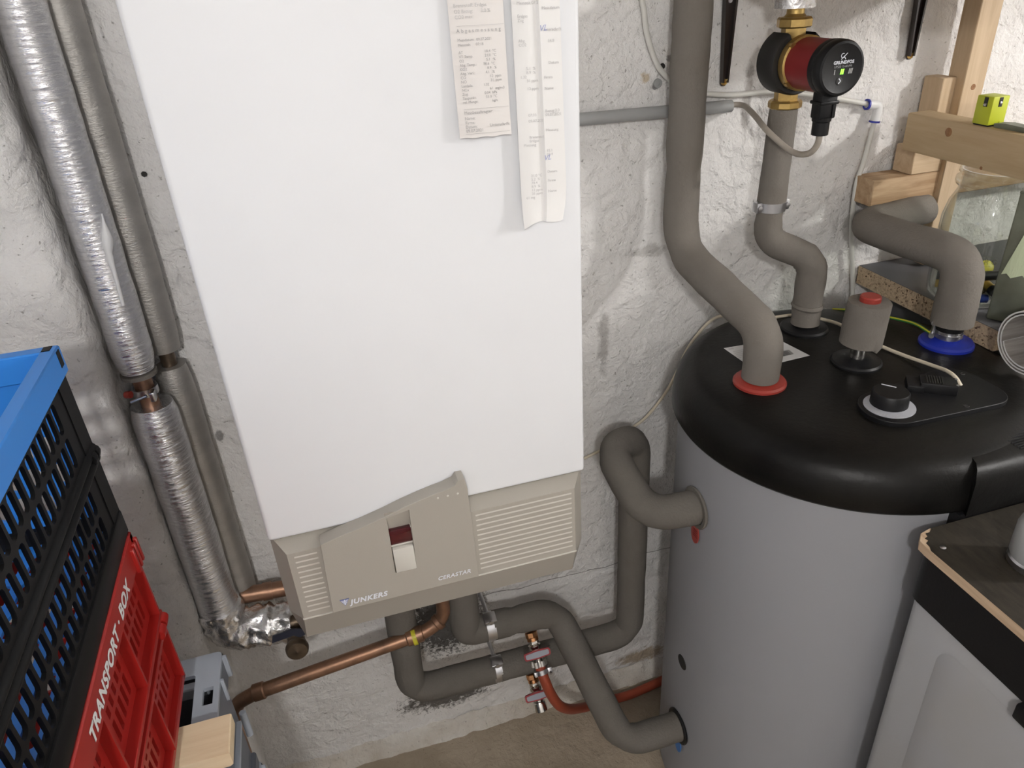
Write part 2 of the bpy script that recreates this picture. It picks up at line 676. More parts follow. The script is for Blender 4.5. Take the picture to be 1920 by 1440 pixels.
M_LID = mat('black_lid_plastic', (0.004, 0.0038, 0.0036), 0.40, bump=(130, 0.12, 4), var=(11, (0.016, 0.0145, 0.012), 0.35), spec=0.2)
M_BLACK_M = mat('matt_black', (0.014, 0.013, 0.012), 0.6)
M_JACKET = mat('silver_grey_jacket', (0.285, 0.29, 0.31), 0.5, bump=(420, 0.06, 2))
M_RED = mat('red_plastic', (0.31, 0.035, 0.024), 0.42)
M_BLUE = mat('blue_plastic', (0.012, 0.028, 0.34), 0.4)
M_LABEL = mat('white_label', (0.72, 0.72, 0.72), 0.5)
M_DIAL = mat('dial_grey', (0.42, 0.43, 0.47), 0.45)
M_PUMPRED = mat('pump_red', (0.19, 0.010, 0.012), 0.45)
M_GREEN_L = emit('green_light', (0.25, 1.0, 0.05), 2.2)
M_CABLE = mat('cream_cable', (0.62, 0.55, 0.43), 0.5)
M_CABLE_W = mat('white_tube', (0.66, 0.65, 0.61), 0.45)
M_CABLE_G = mat('grey_cable', (0.37, 0.33, 0.28), 0.55, var=(18, (0.22, 0.19, 0.16), 0.7))
M_CONDUIT = mat('grey_conduit', (0.33, 0.335, 0.33), 0.5)
M_FITTING = mat('white_fitting', (0.74, 0.74, 0.74), 0.3)
M_BLUERING = mat('blue_ring', (0.02, 0.03, 0.30), 0.4)
M_GREEN = mat('green_wire', (0.04, 0.22, 0.05), 0.45)
M_YELLOW = mat('yellow_wire', (0.55, 0.5, 0.03), 0.45)
M_BRACKET = mat('dark_bracket', (0.018, 0.011, 0.009), 0.32)
M_SCREW = mat('brass_screw', (0.65, 0.45, 0.16), 0.28, 1.0)
M_PINE_X = wood('pine_along_x', (0.47, 0.33, 0.20), (0.61, 0.47, 0.31), 0)
M_PINE_Y = wood('pine_along_y', (0.46, 0.33, 0.185), (0.56, 0.43, 0.26), 1)
M_PINE_Z = wood('pine_along_z', (0.47, 0.34, 0.21), (0.60, 0.46, 0.31), 2)
M_PINE_D = wood('brown_pine', (0.30, 0.18, 0.09), (0.54, 0.39, 0.24), 0)
M_PINE_PALE = wood('pale_pine', (0.66, 0.50, 0.32), (0.76, 0.62, 0.43), 0)
M_KNOT = mat('wood_knot', (0.22, 0.10, 0.04), 0.6, var=(160, (0.4, 0.22, 0.1), 0.7))
M_CHIP = chipmat('chipboard')
M_DARKTOP = mat('dark_laminate', (0.10, 0.10, 0.105), 0.5)
M_GLASS = glassmat('clear_glass')
M_TIN = mat('green_grey_tin', (0.20, 0.215, 0.165), 0.45, 0.35, var=(16, (0.12, 0.12, 0.085), 0.9), bump=(40, 0.1, 3))
M_CLOTH = mat('pale_green_cloth', (0.55, 0.62, 0.42), 0.85, bump=(60, 0.5, 3), stretch=(4, 4, 0.5))
M_LIME = mat('lime_plastic', (0.47, 0.52, 0.025), 0.45)
M_ROLL = mat('white_vinyl', (0.70, 0.70, 0.69), 0.5)
M_ROLLIN = mat('grey_grain_print', (0.20, 0.18, 0.165), 0.55, var=(12, (0.42, 0.39, 0.36), 0.9), stretch=(0.4, 8, 8))
M_BIN = mat('light_grey_bin', (0.37, 0.375, 0.39), 0.42, var=(6, (0.36, 0.355, 0.34), 0.6), bump=(300, 0.04, 2))
M_PLYTOP = mat('dark_plywood_film', (0.020, 0.0165, 0.012), 0.6, spec=0.25, var=(30, (0.045, 0.037, 0.027), 0.7), bump=(300, 0.15, 2), stretch=(4, 1, 1))
M_PLYEDGE = wood('plywood_edge', (0.40, 0.27, 0.17), (0.60, 0.45, 0.31), 1)
M_CR_BLUE = mat('blue_crate', (0.028, 0.215, 0.66), 0.4)
M_CR_BLACK = mat('black_crate', (0.005, 0.005, 0.0055), 0.45, spec=0.15)
M_CR_RED = mat('red_crate', (0.30, 0.012, 0.009), 0.38)
M_CR_GREY = mat('grey_crate', (0.34, 0.37, 0.42), 0.4)
M_CR_GREY_D = mat('slate_crate', (0.12, 0.13, 0.155), 0.45)
M_CRTXT = mat('crate_lettering', (0.66, 0.66, 0.66), 0.5)
M_HOSE = mat('red_hose', (0.30, 0.055, 0.025), 0.5)
M_LEVER = mat('red_lever', (0.28, 0.012, 0.018), 0.4)
M_LEVERIN = mat('grey_inlay', (0.30, 0.31, 0.36), 0.5)
M_NAVY = mat('navy_lever', (0.006, 0.007, 0.02), 0.5, spec=0.2)
M_BROWN = mat('brown_clay', (0.30, 0.13, 0.05), 0.6)
M_BULB = glassmat('bulb_glass', (0.85, 0.87, 0.86))

# ------------------------------------------------------------------ the room
WY = 1.223     # back wall plane


def wall_relief(p):
    q = 0.0030 * noise.noise(p * 5.5) + 0.0020 * noise.noise(p * 17) + 0.0014 * noise.noise(p * 43)
    # troweled ridge running down beside the pump
    q += 0.005 * math.exp(-((p.x - 0.80) / 0.05) ** 2) * noise.noise(p * 22)
    # joint above the base course
    if p.z < 0.405:
        q += 0.004 * min(1.0, (0.405 - p.z) / 0.02) + 0.0025 * noise.noise(Vector((p.x * 8, 3.0, p.z * 30)))
    return min(q, 0.007)


mb = MB()
mb.grid((-1.0, WY, 0.0), (3.4, 0, 0), (0, 0, 2.15), 480, 300, lambda p: wall_relief(p))
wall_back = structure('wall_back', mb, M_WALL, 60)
hole = MB().lathe([(0, 0), (0.0032, 0), (0.0045, -0.003), (0, -0.003)], (-0.223, WY - 0.0055, 1.416), (0, -1, 0), 7)
structure('drill_hole', hole, M_BLACK_M, parent=wall_back)
hole = MB().lathe([(0, 0), (0.003, 0), (0.003, 0.001), (0.0075, 0.001), (0.0075, -0.003)], (0.606, WY - 0.0055, 1.467), (0, -1, 0), 14)
structure('wall_plug', hole, M_CONDUIT, parent=wall_back)
hole = MB().lathe([(0, 0), (0.004, 0), (0.005, -0.003)], (0.614, WY - 0.006, 1.493), (0, -1, 0), 12)
structure('drill_hole', hole, M_BLACK_M, parent=wall_back)

# projecting corner of the left wall, with a rounded plaster edge
prof = [(-1.0, 1.08), (-0.8, 1.08), (-0.7, 1.08), (-0.62, 1.08), (-0.56, 1.08), (-0.52, 1.08), (-0.48, 1.08), (-0.45, 1.08), (-0.42, 1.08), (-0.40, 1.08),
        (-0.385, 1.08), (-0.37, 1.08), (-0.357, 1.081), (-0.347, 1.084), (-0.339, 1.09), (-0.334, 1.099), (-0.332, 1.11), (-0.332, 1.125), (-0.332, 1.14),
        (-0.332, 1.16), (-0.332, 1.18), (-0.332, 1.20), (-0.332, 1.225)]
mb = MB()
nz = 210
vs, fs = [], []
for j in range(nz + 1):
    z = 2.15 * j / nz
    for i, (x, y) in enumerate(prof):
        a = prof[max(i - 1, 0)]
        b = prof[min(i + 1, len(prof) - 1)]
        n2 = Vector((b[1] - a[1], -(b[0] - a[0]), 0)).normalized()
        p = Vector((x, y, z))
        edge = math.exp(-((x + 0.345) / 0.03) ** 2) * (1 if y < 1.12 else 0)
        d = 0.005 * noise.noise(p * 6) + 0.003 * noise.noise(p * 19) + edge * (0.006 * noise.noise(p * 13) + 0.004 * noise.noise(p * 33))
        vs.append(p + n2 * d)
for j in range(nz):
    for i in range(len(prof) - 1):
        a = j * len(prof) + i
        fs.append((a, a + 1, a + 1 + len(prof), a + len(prof)))
mb.add(vs, fs)
structure('wall_corner', mb, M_PIER, 60)
mb = MB().grid((-1.0, -1.6, 0), (0, 2.85, 0), (0, 0, 2.15), 4, 4, lambda p: 0)
structure('wall_left', mb, M_ROOM)
mb = MB().grid((2.4, 1.25, 0), (0, -2.85, 0), (0, 0, 2.15), 4, 4, lambda p: 0)
structure('wall_right', mb, M_ROOM)
mb = MB().grid((2.4, -1.6, 0), (-3.4, 0, 0), (0, 0, 2.15), 4, 4, lambda p: 0)
structure('wall_front', mb, M_ROOM)
mb = MB().grid((-1.0, -1.6, 0), (3.4, 0, 0), (0, 2.85, 0), 170, 142,
               lambda p: 0.0022 * noise.noise(p * 7) + 0.0012 * noise.noise(p * 31) - 0.002)
structure('floor', mb, M_FLOOR, 60)
mb = MB().grid((-1.0, 1.25, 2.15), (3.4, 0, 0), (0, -2.85, 0), 4, 4, lambda p: 0)
structure('ceiling', mb, M_CEIL)
# rough mortar fillet where the wall meets the floor
mb = MB()
vs, fs = [], []
nx = 260
for i in range(nx + 1):
    x = -0.335 + 2.7 * i / nx
    for k, (dy, z) in enumerate(((0.0, 0.034), (-0.008, 0.027), (-0.011, 0.016), (-0.018, 0.007), (-0.034, -0.004))):
        q = Vector((x, dy, z))
        vs.append((x, WY + dy * (1 + 0.25 * noise.noise(q * 30)) - 0.003, z * (1 + 0.25 * noise.noise(q * 40 + Vector((5, 0, 0))))))
for i in range(nx):
    for k in range(4):
        a = i * 5 + k
        fs.append((a, a + 5, a + 6, a + 1))
mb.add(vs, fs)
structure('trim_1', mb, plaster('mortar_fillet', (0.78, 0.75, 0.70), (0.52, 0.46, 0.38), bstr=1.0), 60)

# ceiling lamps
for (p, w), lab in zip(LAMPS, ('bare bulb ceiling lamp above the wall boiler', 'bare bulb ceiling lamp towards the right wall')):
    t = thing('ceiling_lamp', lab, 'lamp', p, 'bare bulb ceiling lamps')
    x, y, z = p
    build('cord', MB().cyl((x, y, z + 0.09), (x, y, 2.15), 0.004, 8), M_BLACK_M, t)
    build('socket', MB().lathe([(0, 0.11), (0.012, 0.105), (0.018, 0.09), (0.018, 0.045), (0, 0.045)], p, (0, 0, 1), 20), M_BLACK_M, t)
    build('bulb', MB().lathe([(0.013, 0.05), (0.014, 0.035), (0.028, 0.018), (0.034, 0.0), (0.028, -0.02), (0.014, -0.031), (0, -0.034)], p, (0, 0, 1), 20),
          emit('bulb_glow', LAMP_COLOR, 25.0), t)
    ld = bpy.data.lights.new('bulb_light', 'POINT')
    ld.energy = w
    ld.color = LAMP_COLOR
    ld.shadow_soft_size = 0.04
    lo = bpy.data.objects.new('bulb_light', ld)
    COL.objects.link(lo)
    lo.parent = t

# ------------------------------------------------------------------ wall boiler
FY = 0.815
boiler = thing('gas_boiler', 'white wall-hung gas boiler with beige slatted control panel', 'boiler', (0.09, 1.02, 0.83))
build('casing', MB().box(-0.1315, 0.3125, FY, 1.218, 1.012, 1.70, 0.006, 3), M_CASING, boiler)
build('chassis', MB().box(-0.118, 0.30, 0.835, 1.215, 0.845, 1.013), M_BEIGE, boiler)
# control panel: sloped top ledge, flat front, set-back lower lip, chamfered ends
XL, XR = -0.1115, 0.2905
pv = [(-0.131, 0.832, 1.012), (0.312, 0.832, 1.012), (XL, 0.80, 0.998), (XR, 0.80, 0.998), (XL, 0.80, 0.8805), (XR, 0.80, 0.8805),
      (-0.117, 0.822, 0.824), (0.292, 0.822, 0.824), (-0.131, 0.832, 0.872), (0.312, 0.832, 0.872), (-0.119, 0.86, 0.82), (0.298, 0.86, 0.82)]
pf = [(0, 2, 3, 1), (2, 4, 5, 3), (4, 6, 7, 5), (0, 8, 4, 2), (8, 10, 6, 4), (1, 3, 5, 9), (9, 5, 7, 11), (6, 10, 11, 7)]
panel = build('control_panel', MB().add(pv, pf), M_BEIGE, boiler, 12)
# raised bead between front and lower lip
build('bead', MB().box(XL - 0.001, XR + 0.001, 0.7985, 0.801, 0.8798, 0.8815), M_BEIGE_L, panel)
zs = [0.989 - 0.0089 * k for k in range(12)]
s1 = s2 = None
for z in zs:
    for (xa, xb) in ((-0.103, -0.0735), (0.1435, 0.2855)):
        src = s1 if xa < 0 else s2
        if src is None:
            o = build('slat', MB().prism([(0, 0.0), (-0.0009, 0.0), (-0.0009, 0.0007), (0, 0.0045)], (xa, 0.8005, zs[0]), (0, 1, 0), (0, 0, 1), (1, 0, 0), xb - xa),
                      M_SLAT, panel, 0)
            if xa < 0:
                s1 = o
            else:
                s2 = o
        else:
            o = src.copy()
            COL.objects.link(o)
            o.parent = panel
            o.location = (0, 0, z - zs[0])
# door with curved top and a cut-out for the window
outl = [(-0.0705, 0.886), (0.1375, 0.886), (0.1345, 1.045), (0.132, 1.060), (0.124, 1.0605), (0.119, 1.054), (0.105, 1.0495), (0.09, 1.047), (0.07, 1.0425), (0.045, 1.036), (0.02, 1.028), (-0.01, 1.020),
        (-0.04, 1.0135), (-0.066, 1.0065)]
door = plate('panel_door', [outl, [(0.0215, 0.929), (0.0525, 0.929), (0.0545, 1.032), (0.0225, 1.026)]], 0.021, ((0, 0.8035, 0), (1, 0, 0), (0, 0, 1)), M_BEIGE, boiler, 25, bev=0.0007)
build('recess', MB().add([(0.021, 0.793, 1.034), (0.055, 0.793, 1.034), (0.055, 0.803, 0.999), (0.021, 0.803, 0.999), (0.021, 0.803, 0.925), (0.055, 0.803, 0.925)],
                         [(0, 1, 2, 3), (3, 2, 5, 4)]), M_BEIGE, door, 20)
build('burner_window', MB().box(0.0225, 0.053, 0.796, 0.804, 0.9755, 1.0, 0.0015), M_REDGLASS, door)
build('window_frame', MB().box(0.0225, 0.0535, 0.797, 0.804, 0.9725, 0.9755).box(0.0522, 0.0545, 0.797, 0.804, 0.974, 1.001), M_BEIGE_L, door)
build('flap', MB().box(0.0235, 0.052, 0.791, 0.804, 0.9295, 0.971, 0.0012), M_BEIGE_L, door)
for x in (0.094, 0.1075, 0.121):
    build('rivet', MB().lathe([(0.0016, 0), (0.0012, 0.0008), (0, 0.001)], (x, 0.7922, 1.0405), (0, -1, 0), 10), M_BEIGE_L, door)
DF = 0.7916
em = MB().prism([(0, 0), (-0.0065, 0.0125), (0.0065, 0.0125)], (-0.0525, DF, 0.8935), (1, 0, 0), (0, 0, 1), (0, -1, 0), 0.0004)
emb = build('emblem', em, M_PRINT_B, door, 0)
em = MB()
em.box(-0.0531, -0.0519, DF - 0.0006, DF - 0.0003, 0.8955, 0.9050)
for k, hw in enumerate((0.0016, 0.0026, 0.0036, 0.0046)):
    z = 0.8972 + 0.0019 * k
    for s_ in (-1, 1):
        em.obox((-0.0525 + s_ * hw * 0.55, DF - 0.00045, z + hw * 0.12), (1, 0, 0.25 * s_), (0, 1, 0), (-0.25 * s_, 0, 1), hw * 0.5, 0.00015, 0.00045)
build('emblem_mark', em, M_PRINT_W, emb, 0)
text('lettering', 'JUNKERS', 0.0118, ((-0.0455, DF - 0.0002, 0.8937), (1, 0, 0), (0, 0, 1)), M_PRINT_W, door, 0.22, 0.00045, space=1.12)
text('lettering', 'CERASTAR', 0.0096, ((0.0785, DF - 0.0002, 0.8975), (1, 0, 0), (0, 0, 1)), M_PRINT_W, door, 0.22, 0.00015, space=1.06)

# printed slips on the casing
PY = FY - 0.0035


def slip(name, label, x0, x1, z0, z1, fn, nu, nv, mt, group='test slips taped to the boiler'):
    g = MB()
    vs, fs = [], []
    for s_ in (0, 1):
        for j in range(nv + 1):
            for i in range(nu + 1):
                a, b = i / nu, j / nv
                x, y, z = fn(a, b)
                vs.append((x, y - (0.0003 if s_ else 0), z))
    k = (nu + 1) * (nv + 1)
    for j in range(nv):
        for i in range(nu):
            a = j * (nu + 1) + i
            fs.append((a, a + nu + 1, a + nu + 2, a + 1))
            fs.append((k + a, k + a + 1, k + a + nu + 2, k + a + nu + 1))
    bd = [i for i in range(nu + 1)] + [j * (nu + 1) + nu for j in range(1, nv + 1)] + [nv * (nu + 1) + i for i in range(nu - 1, -1, -1)] + [j * (nu + 1) for j in range(nv - 1, 0, -1)]
    for a, b in zip(bd, bd[1:] + bd[:1]):
        fs.append((a, b, k + b, k + a))
    g.add(vs, fs)
    t = thing(name, label, 'paper slip', ((x0 + x1) / 2, PY, z0), group)
    build('paper', g, mt, t, 50)
    return t


def f1(a, b):
    x = 0.1705 + 0.0575 * a
    z = 1.494 + 0.19 * b - 0.0012 * a + (0.0006 * math.sin(a * 17) if b == 0 else 0)
    return x, PY - 0.0045 * (1 - b) ** 2 - 0.002 * math.sin(a * PI), z


s1t = slip('test_slip', 'single printed measuring slip hanging on the boiler front', 0.17, 0.228, 1.494, 1.684, f1, 12, 16, M_PAPER)
SU = (1, 0, -0.02)


def sline(tt, x, z, size, inkm=M_INK, space=1.0):
    yy = PY - 0.0045 * (1 - (z - 1.494) / 0.19) ** 2 - 0.0027
    text('print', tt, size, ((x, yy, z), SU, (0, 0, 1)), inkm, s1t, space=space, ext=0.0001)


rows = [('Brennstoff: Erdgas', 0.1755, 1.6195), ('O2 Bezug:      3.0 %', 0.1757, 1.6142), ('CO2 max:', 0.176, 1.6092)]
for tt, x, z in rows:
    sline(tt, x, z, 0.0047, M_INK2)
sline('A b g a s m e s s u n g', 0.1765, 1.5965, 0.0051, M_INK, 1.02)
rows = [('Messdatum:  09.07.2021', 1.5885), ('Messzeit:     07:18', 1.5840), ('AT                      18.4  °C', 1.5770), ('VT Temp.            21.0  °C', 1.5730), ('O2                       5.1   %', 1.5690),
        ('Abg. Temp.:       78.6  °C', 1.5650), ('CO2                     8.9   %', 1.5610), ('Abg. Verl.:           4.1   %', 1.5570), ('CO                         12  ppm', 1.5530),
        ('NO                         31  ppm', 1.5490), ('Lambda:           1.32', 1.5450), ('NOx                      61  mg/m3', 1.5410), ('Zug:                 0.04  hPa', 1.5370),
        ('Taupunkt:          55.0  °C', 1.5330), ('rel. Menge:               kg/s', 1.5290)]
for tt, z in rows:
    sline(tt, 0.1768, z, 0.0037, M_INK)
for z in (1.6032, 1.5238, 1.4985):
    text('rule', '_' * 24, 0.0041, ((0.1765, PY - 0.0075, z), SU, (0, 0, 1)), M_INK, s1t, ext=0.0001)
for tt, x, z in (('Messbeauftragter:', 0.1768, 1.5185), ('Name:', 0.1768, 1.5128), ('Firma:', 0.177, 1.5082), ('Datum:           Unterschrift:', 0.177, 1.5042), ('09.07.2021', 0.1772, 1.5000)):
    text('print', tt, 0.0044, ((x, PY - 0.0075, z), SU, (0, 0, 1)), M_INK, s1t, ext=0.0001)


def f2(a, b):
    # folded double strip: left half lies lower, right half laps over it; bottom curls forward
    zz = 1.386 + 0.30 * b
    lean = 0.002 * (1 - b)
    x = 0.2355 + 0.0505 * a + 0.004 * (1 - b) * a
    y = PY - 0.003 - lean - 0.0035 * math.sin(min(a / 0.5, 1.0) * PI) * 0.6
    if a > 0.5:
        y -= 0.004 * (1 - (a - 0.5) * 1.1)
    curl = max(0.0, 0.16 - b) / 0.16
    y -= 0.006 * curl * curl
    zz += 0.004 * math.sin(a * 5) * curl + 0.010 * curl * a
    x -= 0.008 * curl * curl * a
    return x, y, zz


s2t = slip('test_slip', 'long folded measuring slip curling at its lower end', 0.236, 0.288, 1.386, 1.686, f2, 20, 30, M_PAPER2)


def s2line(tt, x, z, size=0.0042, inkm=M_INK2):
    a = (x - 0.2355) / 0.0525
    b = (z - 1.386) / 0.30
    text('print', tt, size, ((x, min(f2(min(a + 0.06 * q_, 1.0 if a > 0.5 else 0.5), b)[1] for q_ in range(8)) - 0.0008, z), (1, 0, -0.03), (0, 0, 1)), inkm, s2t, ext=0.0001)


for k, (tt, z) in enumerate((('Messzeit 07:21', 1.618), ('Erdgas', 1.606), ('Zug', 1.602), ('Abg.', 1.583), ('CO2', 1.579), ('5.1  %', 1.556), ('8.9  %', 1.552), ('1.32', 1.548), ('31 ppm', 1.544), ('12 ppm', 1.536),
                             ('07:33', 1.509), ('09.07.2021', 1.503), ('Brennstoff', 1.486), ('Erdgas', 1.482), ('Messung', 1.478), ('21.0 °C', 1.444), ('5.2  %', 1.440), ('78.4', 1.436), ('8.9  %', 1.432), ('12 ppm', 1.428), ('31 ppm', 1.424),
                             ('61 mg', 1.42))):
    s2line(tt, 0.2405 + (0.007 if z < 1.56 and k % 7 else 0), z)
for tt, z in (('Messdatum', 1.612), ('Unterschrift', 1.592), ('14.8', 1.581), ('Datum', 1.56), ('Firma', 1.546), ('Name', 1.535), ('Bezug 3.0', 1.512), ('09.07.2021', 1.508), ('Messung', 1.492), ('15.1', 1.47), ('22.4', 1.466), ('Datum', 1.447), ('Firma', 1.437), ('Name', 1.425)):
    s2line(tt, 0.2665 if z % 0.02 > 0.005 else 0.272, z)
for z in (1.592, 1.461):
    text('pen_mark', 'VL', 0.008, ((0.2625, min(f2(0.5 + 0.04 * q_, (z - 1.386) / 0.3)[1] for q_ in range(5)) - 0.0008, z), (1, 0, 0.05), (0, 0, 1)), M_PEN, s2t, 0.3, ext=0.0001)

def join_print(t_):
    by = {}
    for ch in list(t_.children):
        if ch.name.split('.')[0] in ('print', 'rule'):
            by.setdefault(ch.data.materials[0].name, []).append(ch)
    for mn, obs in by.items():
        bm = bmesh.new()
        for ob in obs:
            bm.from_mesh(ob.data)
        me = bpy.data.meshes.new('printed_lines')
        bm.to_mesh(me)
        bm.free()
        for ob in obs:
            bpy.data.objects.remove(ob)
        ob = finish(me, 'printed_lines', bpy.data.materials[mn], t_, 0)
        ob['kind'] = 'stuff'


join_print(s1t)
join_print(s2t)

# ------------------------------------------------------------------ storage tank
CX, CY = 0.8205, 0.8966
ZT = 1.036
tank = thing('water_tank', 'round grey hot water tank with domed black lid', 'water tank', (CX, CY, 0.0))
build('jacket', MB().lathe([(0, 0.025), (0.27, 0.025), (0.277, 0.032), (0.277, 0.962), (0, 0.962)], (CX, CY, 0), (0, 0, 1), 96), M_JACKET, tank)
build('foot_ring', MB().lathe([(0, 0.0), (0.268, 0.0), (0.27, 0.026), (0, 0.026)], (CX, CY, 0), (0, 0, 1), 64), M_BLACK, tank)
build('lid', MB().lathe([(0.27, 0.958), (0.2875, 0.958), (0.2905, 0.963), (0.2895, 0.985), (0.2860, 1.002), (0.2790, 1.0165), (0.268, 1.0265), (0.25, 1.0325), (0.21, 1.0355), (0.1, 1.036), (0, 1.036)],
                        (CX, CY, 0), (0, 0, 1), 128), M_LID, tank, 60)
# housing that grows out of the lid at the front, with grip ribs and a cable column below
pr = MB()
o1 = [(0.7905, 0.602), (1.05, 0.602), (1.07, 0.64), (1.07, 0.76), (0.87, 0.74), (0.822, 0.66)]
o2 = [(0.800, 0.613), (1.045, 0.613), (1.06, 0.65), (1.06, 0.78), (0.89, 0.79), (0.832, 0.69)]
o3 = [(0.806, 0.622), (1.04, 0.622), (1.05, 0.66), (1.05, 0.80), (0.91, 0.80), (0.842, 0.71)]
lay = [(o1, 0.955), (o1, 1.012), (o2, 1.0245), (o3, 1.0285)]
vs, fs = [], []
for o_, z in lay:
    vs += [(p[0], p[1], z) for p in o_]
n6 = 6
for j in range(len(lay) - 1):
    for i in range(n6):
        fs.append((j * n6 + i, j * n6 + (i + 1) % n6, (j + 1) * n6 + (i + 1) % n6, (j + 1) * n6 + i))
fs += [tuple(range(5, -1, -1)), tuple(range(18, 24))]
housing = build('lid_housing', pr.add(vs, fs), M_LID, tank, 50)
rb = None
for k in range(9):
    y = 0.626 + k * 0.0048
    if rb is None:
        rb = build('grip_rib', MB().box(0.885, 1.03, y, y + 0.0026, 1.024, 1.0305, 0.0008, 1), M_BLACK, housing)
    else:
        o = rb.copy()
        COL.objects.link(o)
        o.parent = housing
        o.location = (0, k * 0.0048, 0)
build('cable_column', MB().box(0.784, 1.0, 0.606, 0.66, 0.0, 0.956, 0.006), M_BLACK, tank)


def flange(x, y, r, h, mt, name='flange', lab=None):
    return build(name, MB().lathe([(0, 0), (r, 0), (r, h * 0.35), (r * 0.93, h * 0.6), (r * 0.62, h * 0.72), (r * 0.5, h), (0, h)], (x, y, ZT - 0.001), (0, 0, 1), 40), mt, tank, label=lab)


flange(0.656, 0.911, 0.0425, 0.012, M_RED, lab='red sealing flange')
flange(0.842, 1.056, 0.043, 0.012, M_BLACK, lab='black sealing flange')
flange(0.841, 0.911, 0.041, 0.012, M_BLACK, lab='black sealing flange')
flange(1.024, 0.910, 0.044, 0.014, M_BLUE, lab='blue sealing flange')
# thermostat plate with dial and connector
ol = hull([(0.787, 0.764, 0.046), (0.93, 0.790, 0.040), (0.935, 0.748, 0.034)])
cp = plate('control_plate', [ol], 0.006, ((0, 0, ZT + 0.003), (1, 0, 0), (0, 1, 0)), M_BLACK, tank, bev=0.0015)
disc = build('dial_scale', MB().lathe([(0, 0), (0.0365, 0), (0.0365, 0.0008), (0, 0.0008)], (0.784, 0.766, ZT + 0.0074), (0, 0, 1), 48), M_DIAL, cp)
tick = MB()
for k in range(14):
    a = math.radians(150 + k * 8)
    tick.obox((0.784 + 0.0315 * math.cos(a), 0.766 + 0.0315 * math.sin(a), ZT + 0.0084), (math.cos(a), math.sin(a), 0), (-math.sin(a), math.cos(a), 0), (0, 0, 1), 0.0028 if k % 3 == 0 else 0.0016, 0.0006, 0.0001)
build('scale_ticks', tick, M_INK, disc)['kind'] = 'stuff'
kn = build('dial_knob', MB().lathe([(0, 0.0), (0.027, 0.0), (0.0265, 0.019), (0.0245, 0.0215), (0, 0.0215)], (0.788, 0.772, ZT + 0.0082), (0, 0, 1), 40), M_BLACK, cp)
build('dial_mark', MB().obox((0.7945, 0.7855, ZT + 0.0300), (0.62, -0.78, 0), (0.78, 0.62, 0), (0, 0, 1), 0.0105, 0.0009, 0.0003), M_PRINT_W, kn)
u_, v_ = Vector((0.80, -0.60, 0)), Vector((0.60, 0.80, 0))
cn = build('connector', MB().obox((0.882, 0.779, ZT + 0.014), u_, v_, (0, 0, 1), 0.026, 0.015, 0.010, 0.002).obox((0.856, 0.798, ZT + 0.011), u_, v_, (0, 0, 1), 0.012, 0.018, 0.008, 0.002), M_BLACK, cp)
cr = MB()
for k in range(7):
    cr.obox(Vector((0.878, 0.782, ZT + 0.0245)) + u_ * (k * 0.0036 - 0.012), u_, v_, (0, 0, 1), 0.0009, 0.012, 0.0008)
build('connector_rib', cr, M_BLACK_M, cn)
cs = MB()
for k in (-1, 1):
    p = Vector((0.9015, 0.7645, ZT + 0.0235)) + v_ * (k * 0.010)
    cs.lathe([(0.0022, 0), (0.0022, 0.001), (0, 0.0012)], p, (0, 0, 1), 10)
build('connector_screw', cs, M_STEEL, cn)
for (x, y) in ((0.832, 0.803), (0.955, 0.805), (0.885, 0.725)):
    build('plate_screw', MB().lathe([(0.0045, 0), (0.004, 0.0012), (0.002, 0.0012), (0.0015, 0.0004), (0, 0.0004)], (x, y, ZT + 0.0072), (0, 0, 1), 12), M_BLACK_M, cp)
# type label with barcode
c4 = [(0.667, 1.041), (0.773, 1.036), (0.786, 0.960), (0.672, 0.954)]
lab = build('type_label', MB().prism(c4, (0, 0, ZT - 0.0002), (1, 0, 0), (0, 1, 0), (0, 0, 1), 0.0006), M_LABEL, tank, 0, label='white type label with barcode')
bar = MB()
lu = Vector((0.11, 0.006, 0)).normalized()
lv = Vector((-0.01, -0.085, 0)).normalized()
lo_ = Vector((0.667, 1.041, ZT + 0.0006))
x = 0.062
random.seed(3)
while x < 0.106:
    w = random.choice((0.0007, 0.0011, 0.0018))
    bar.obox(lo_ + lu * x + lv * 0.064, lu, lv, (0, 0, 1), w / 2, 0.0085, 0.0001)
    x += w + random.choice((0.0007, 0.0012))
build('barcode', bar, M_BLACK_M, lab, 0)['kind'] = 'stuff'
tx = MB()
tx.obox(lo_ + lu * 0.011 + lv * 0.008, lu, lv, (0, 0, 1), 0.005, 0.0025, 0.0001)
for k in range(10):
    wv = 0.022 + 0.008 * random.random()
    tx.obox(lo_ + lu * (0.009 + wv / 2) + lv * (0.020 + k * 0.006), lu, lv, (0, 0, 1), wv / 2, 0.0006, 0.0001)
    wv = 0.03 + 0.02 * random.random()
    if k < 5:
        tx.obox(lo_ + lu * (0.045 + wv / 2) + lv * (0.014 + k * 0.007), lu, lv, (0, 0, 1), wv / 2, 0.0005, 0.0001)
build('small_print', tx, M_INK2, lab, 0)['kind'] = 'stuff'
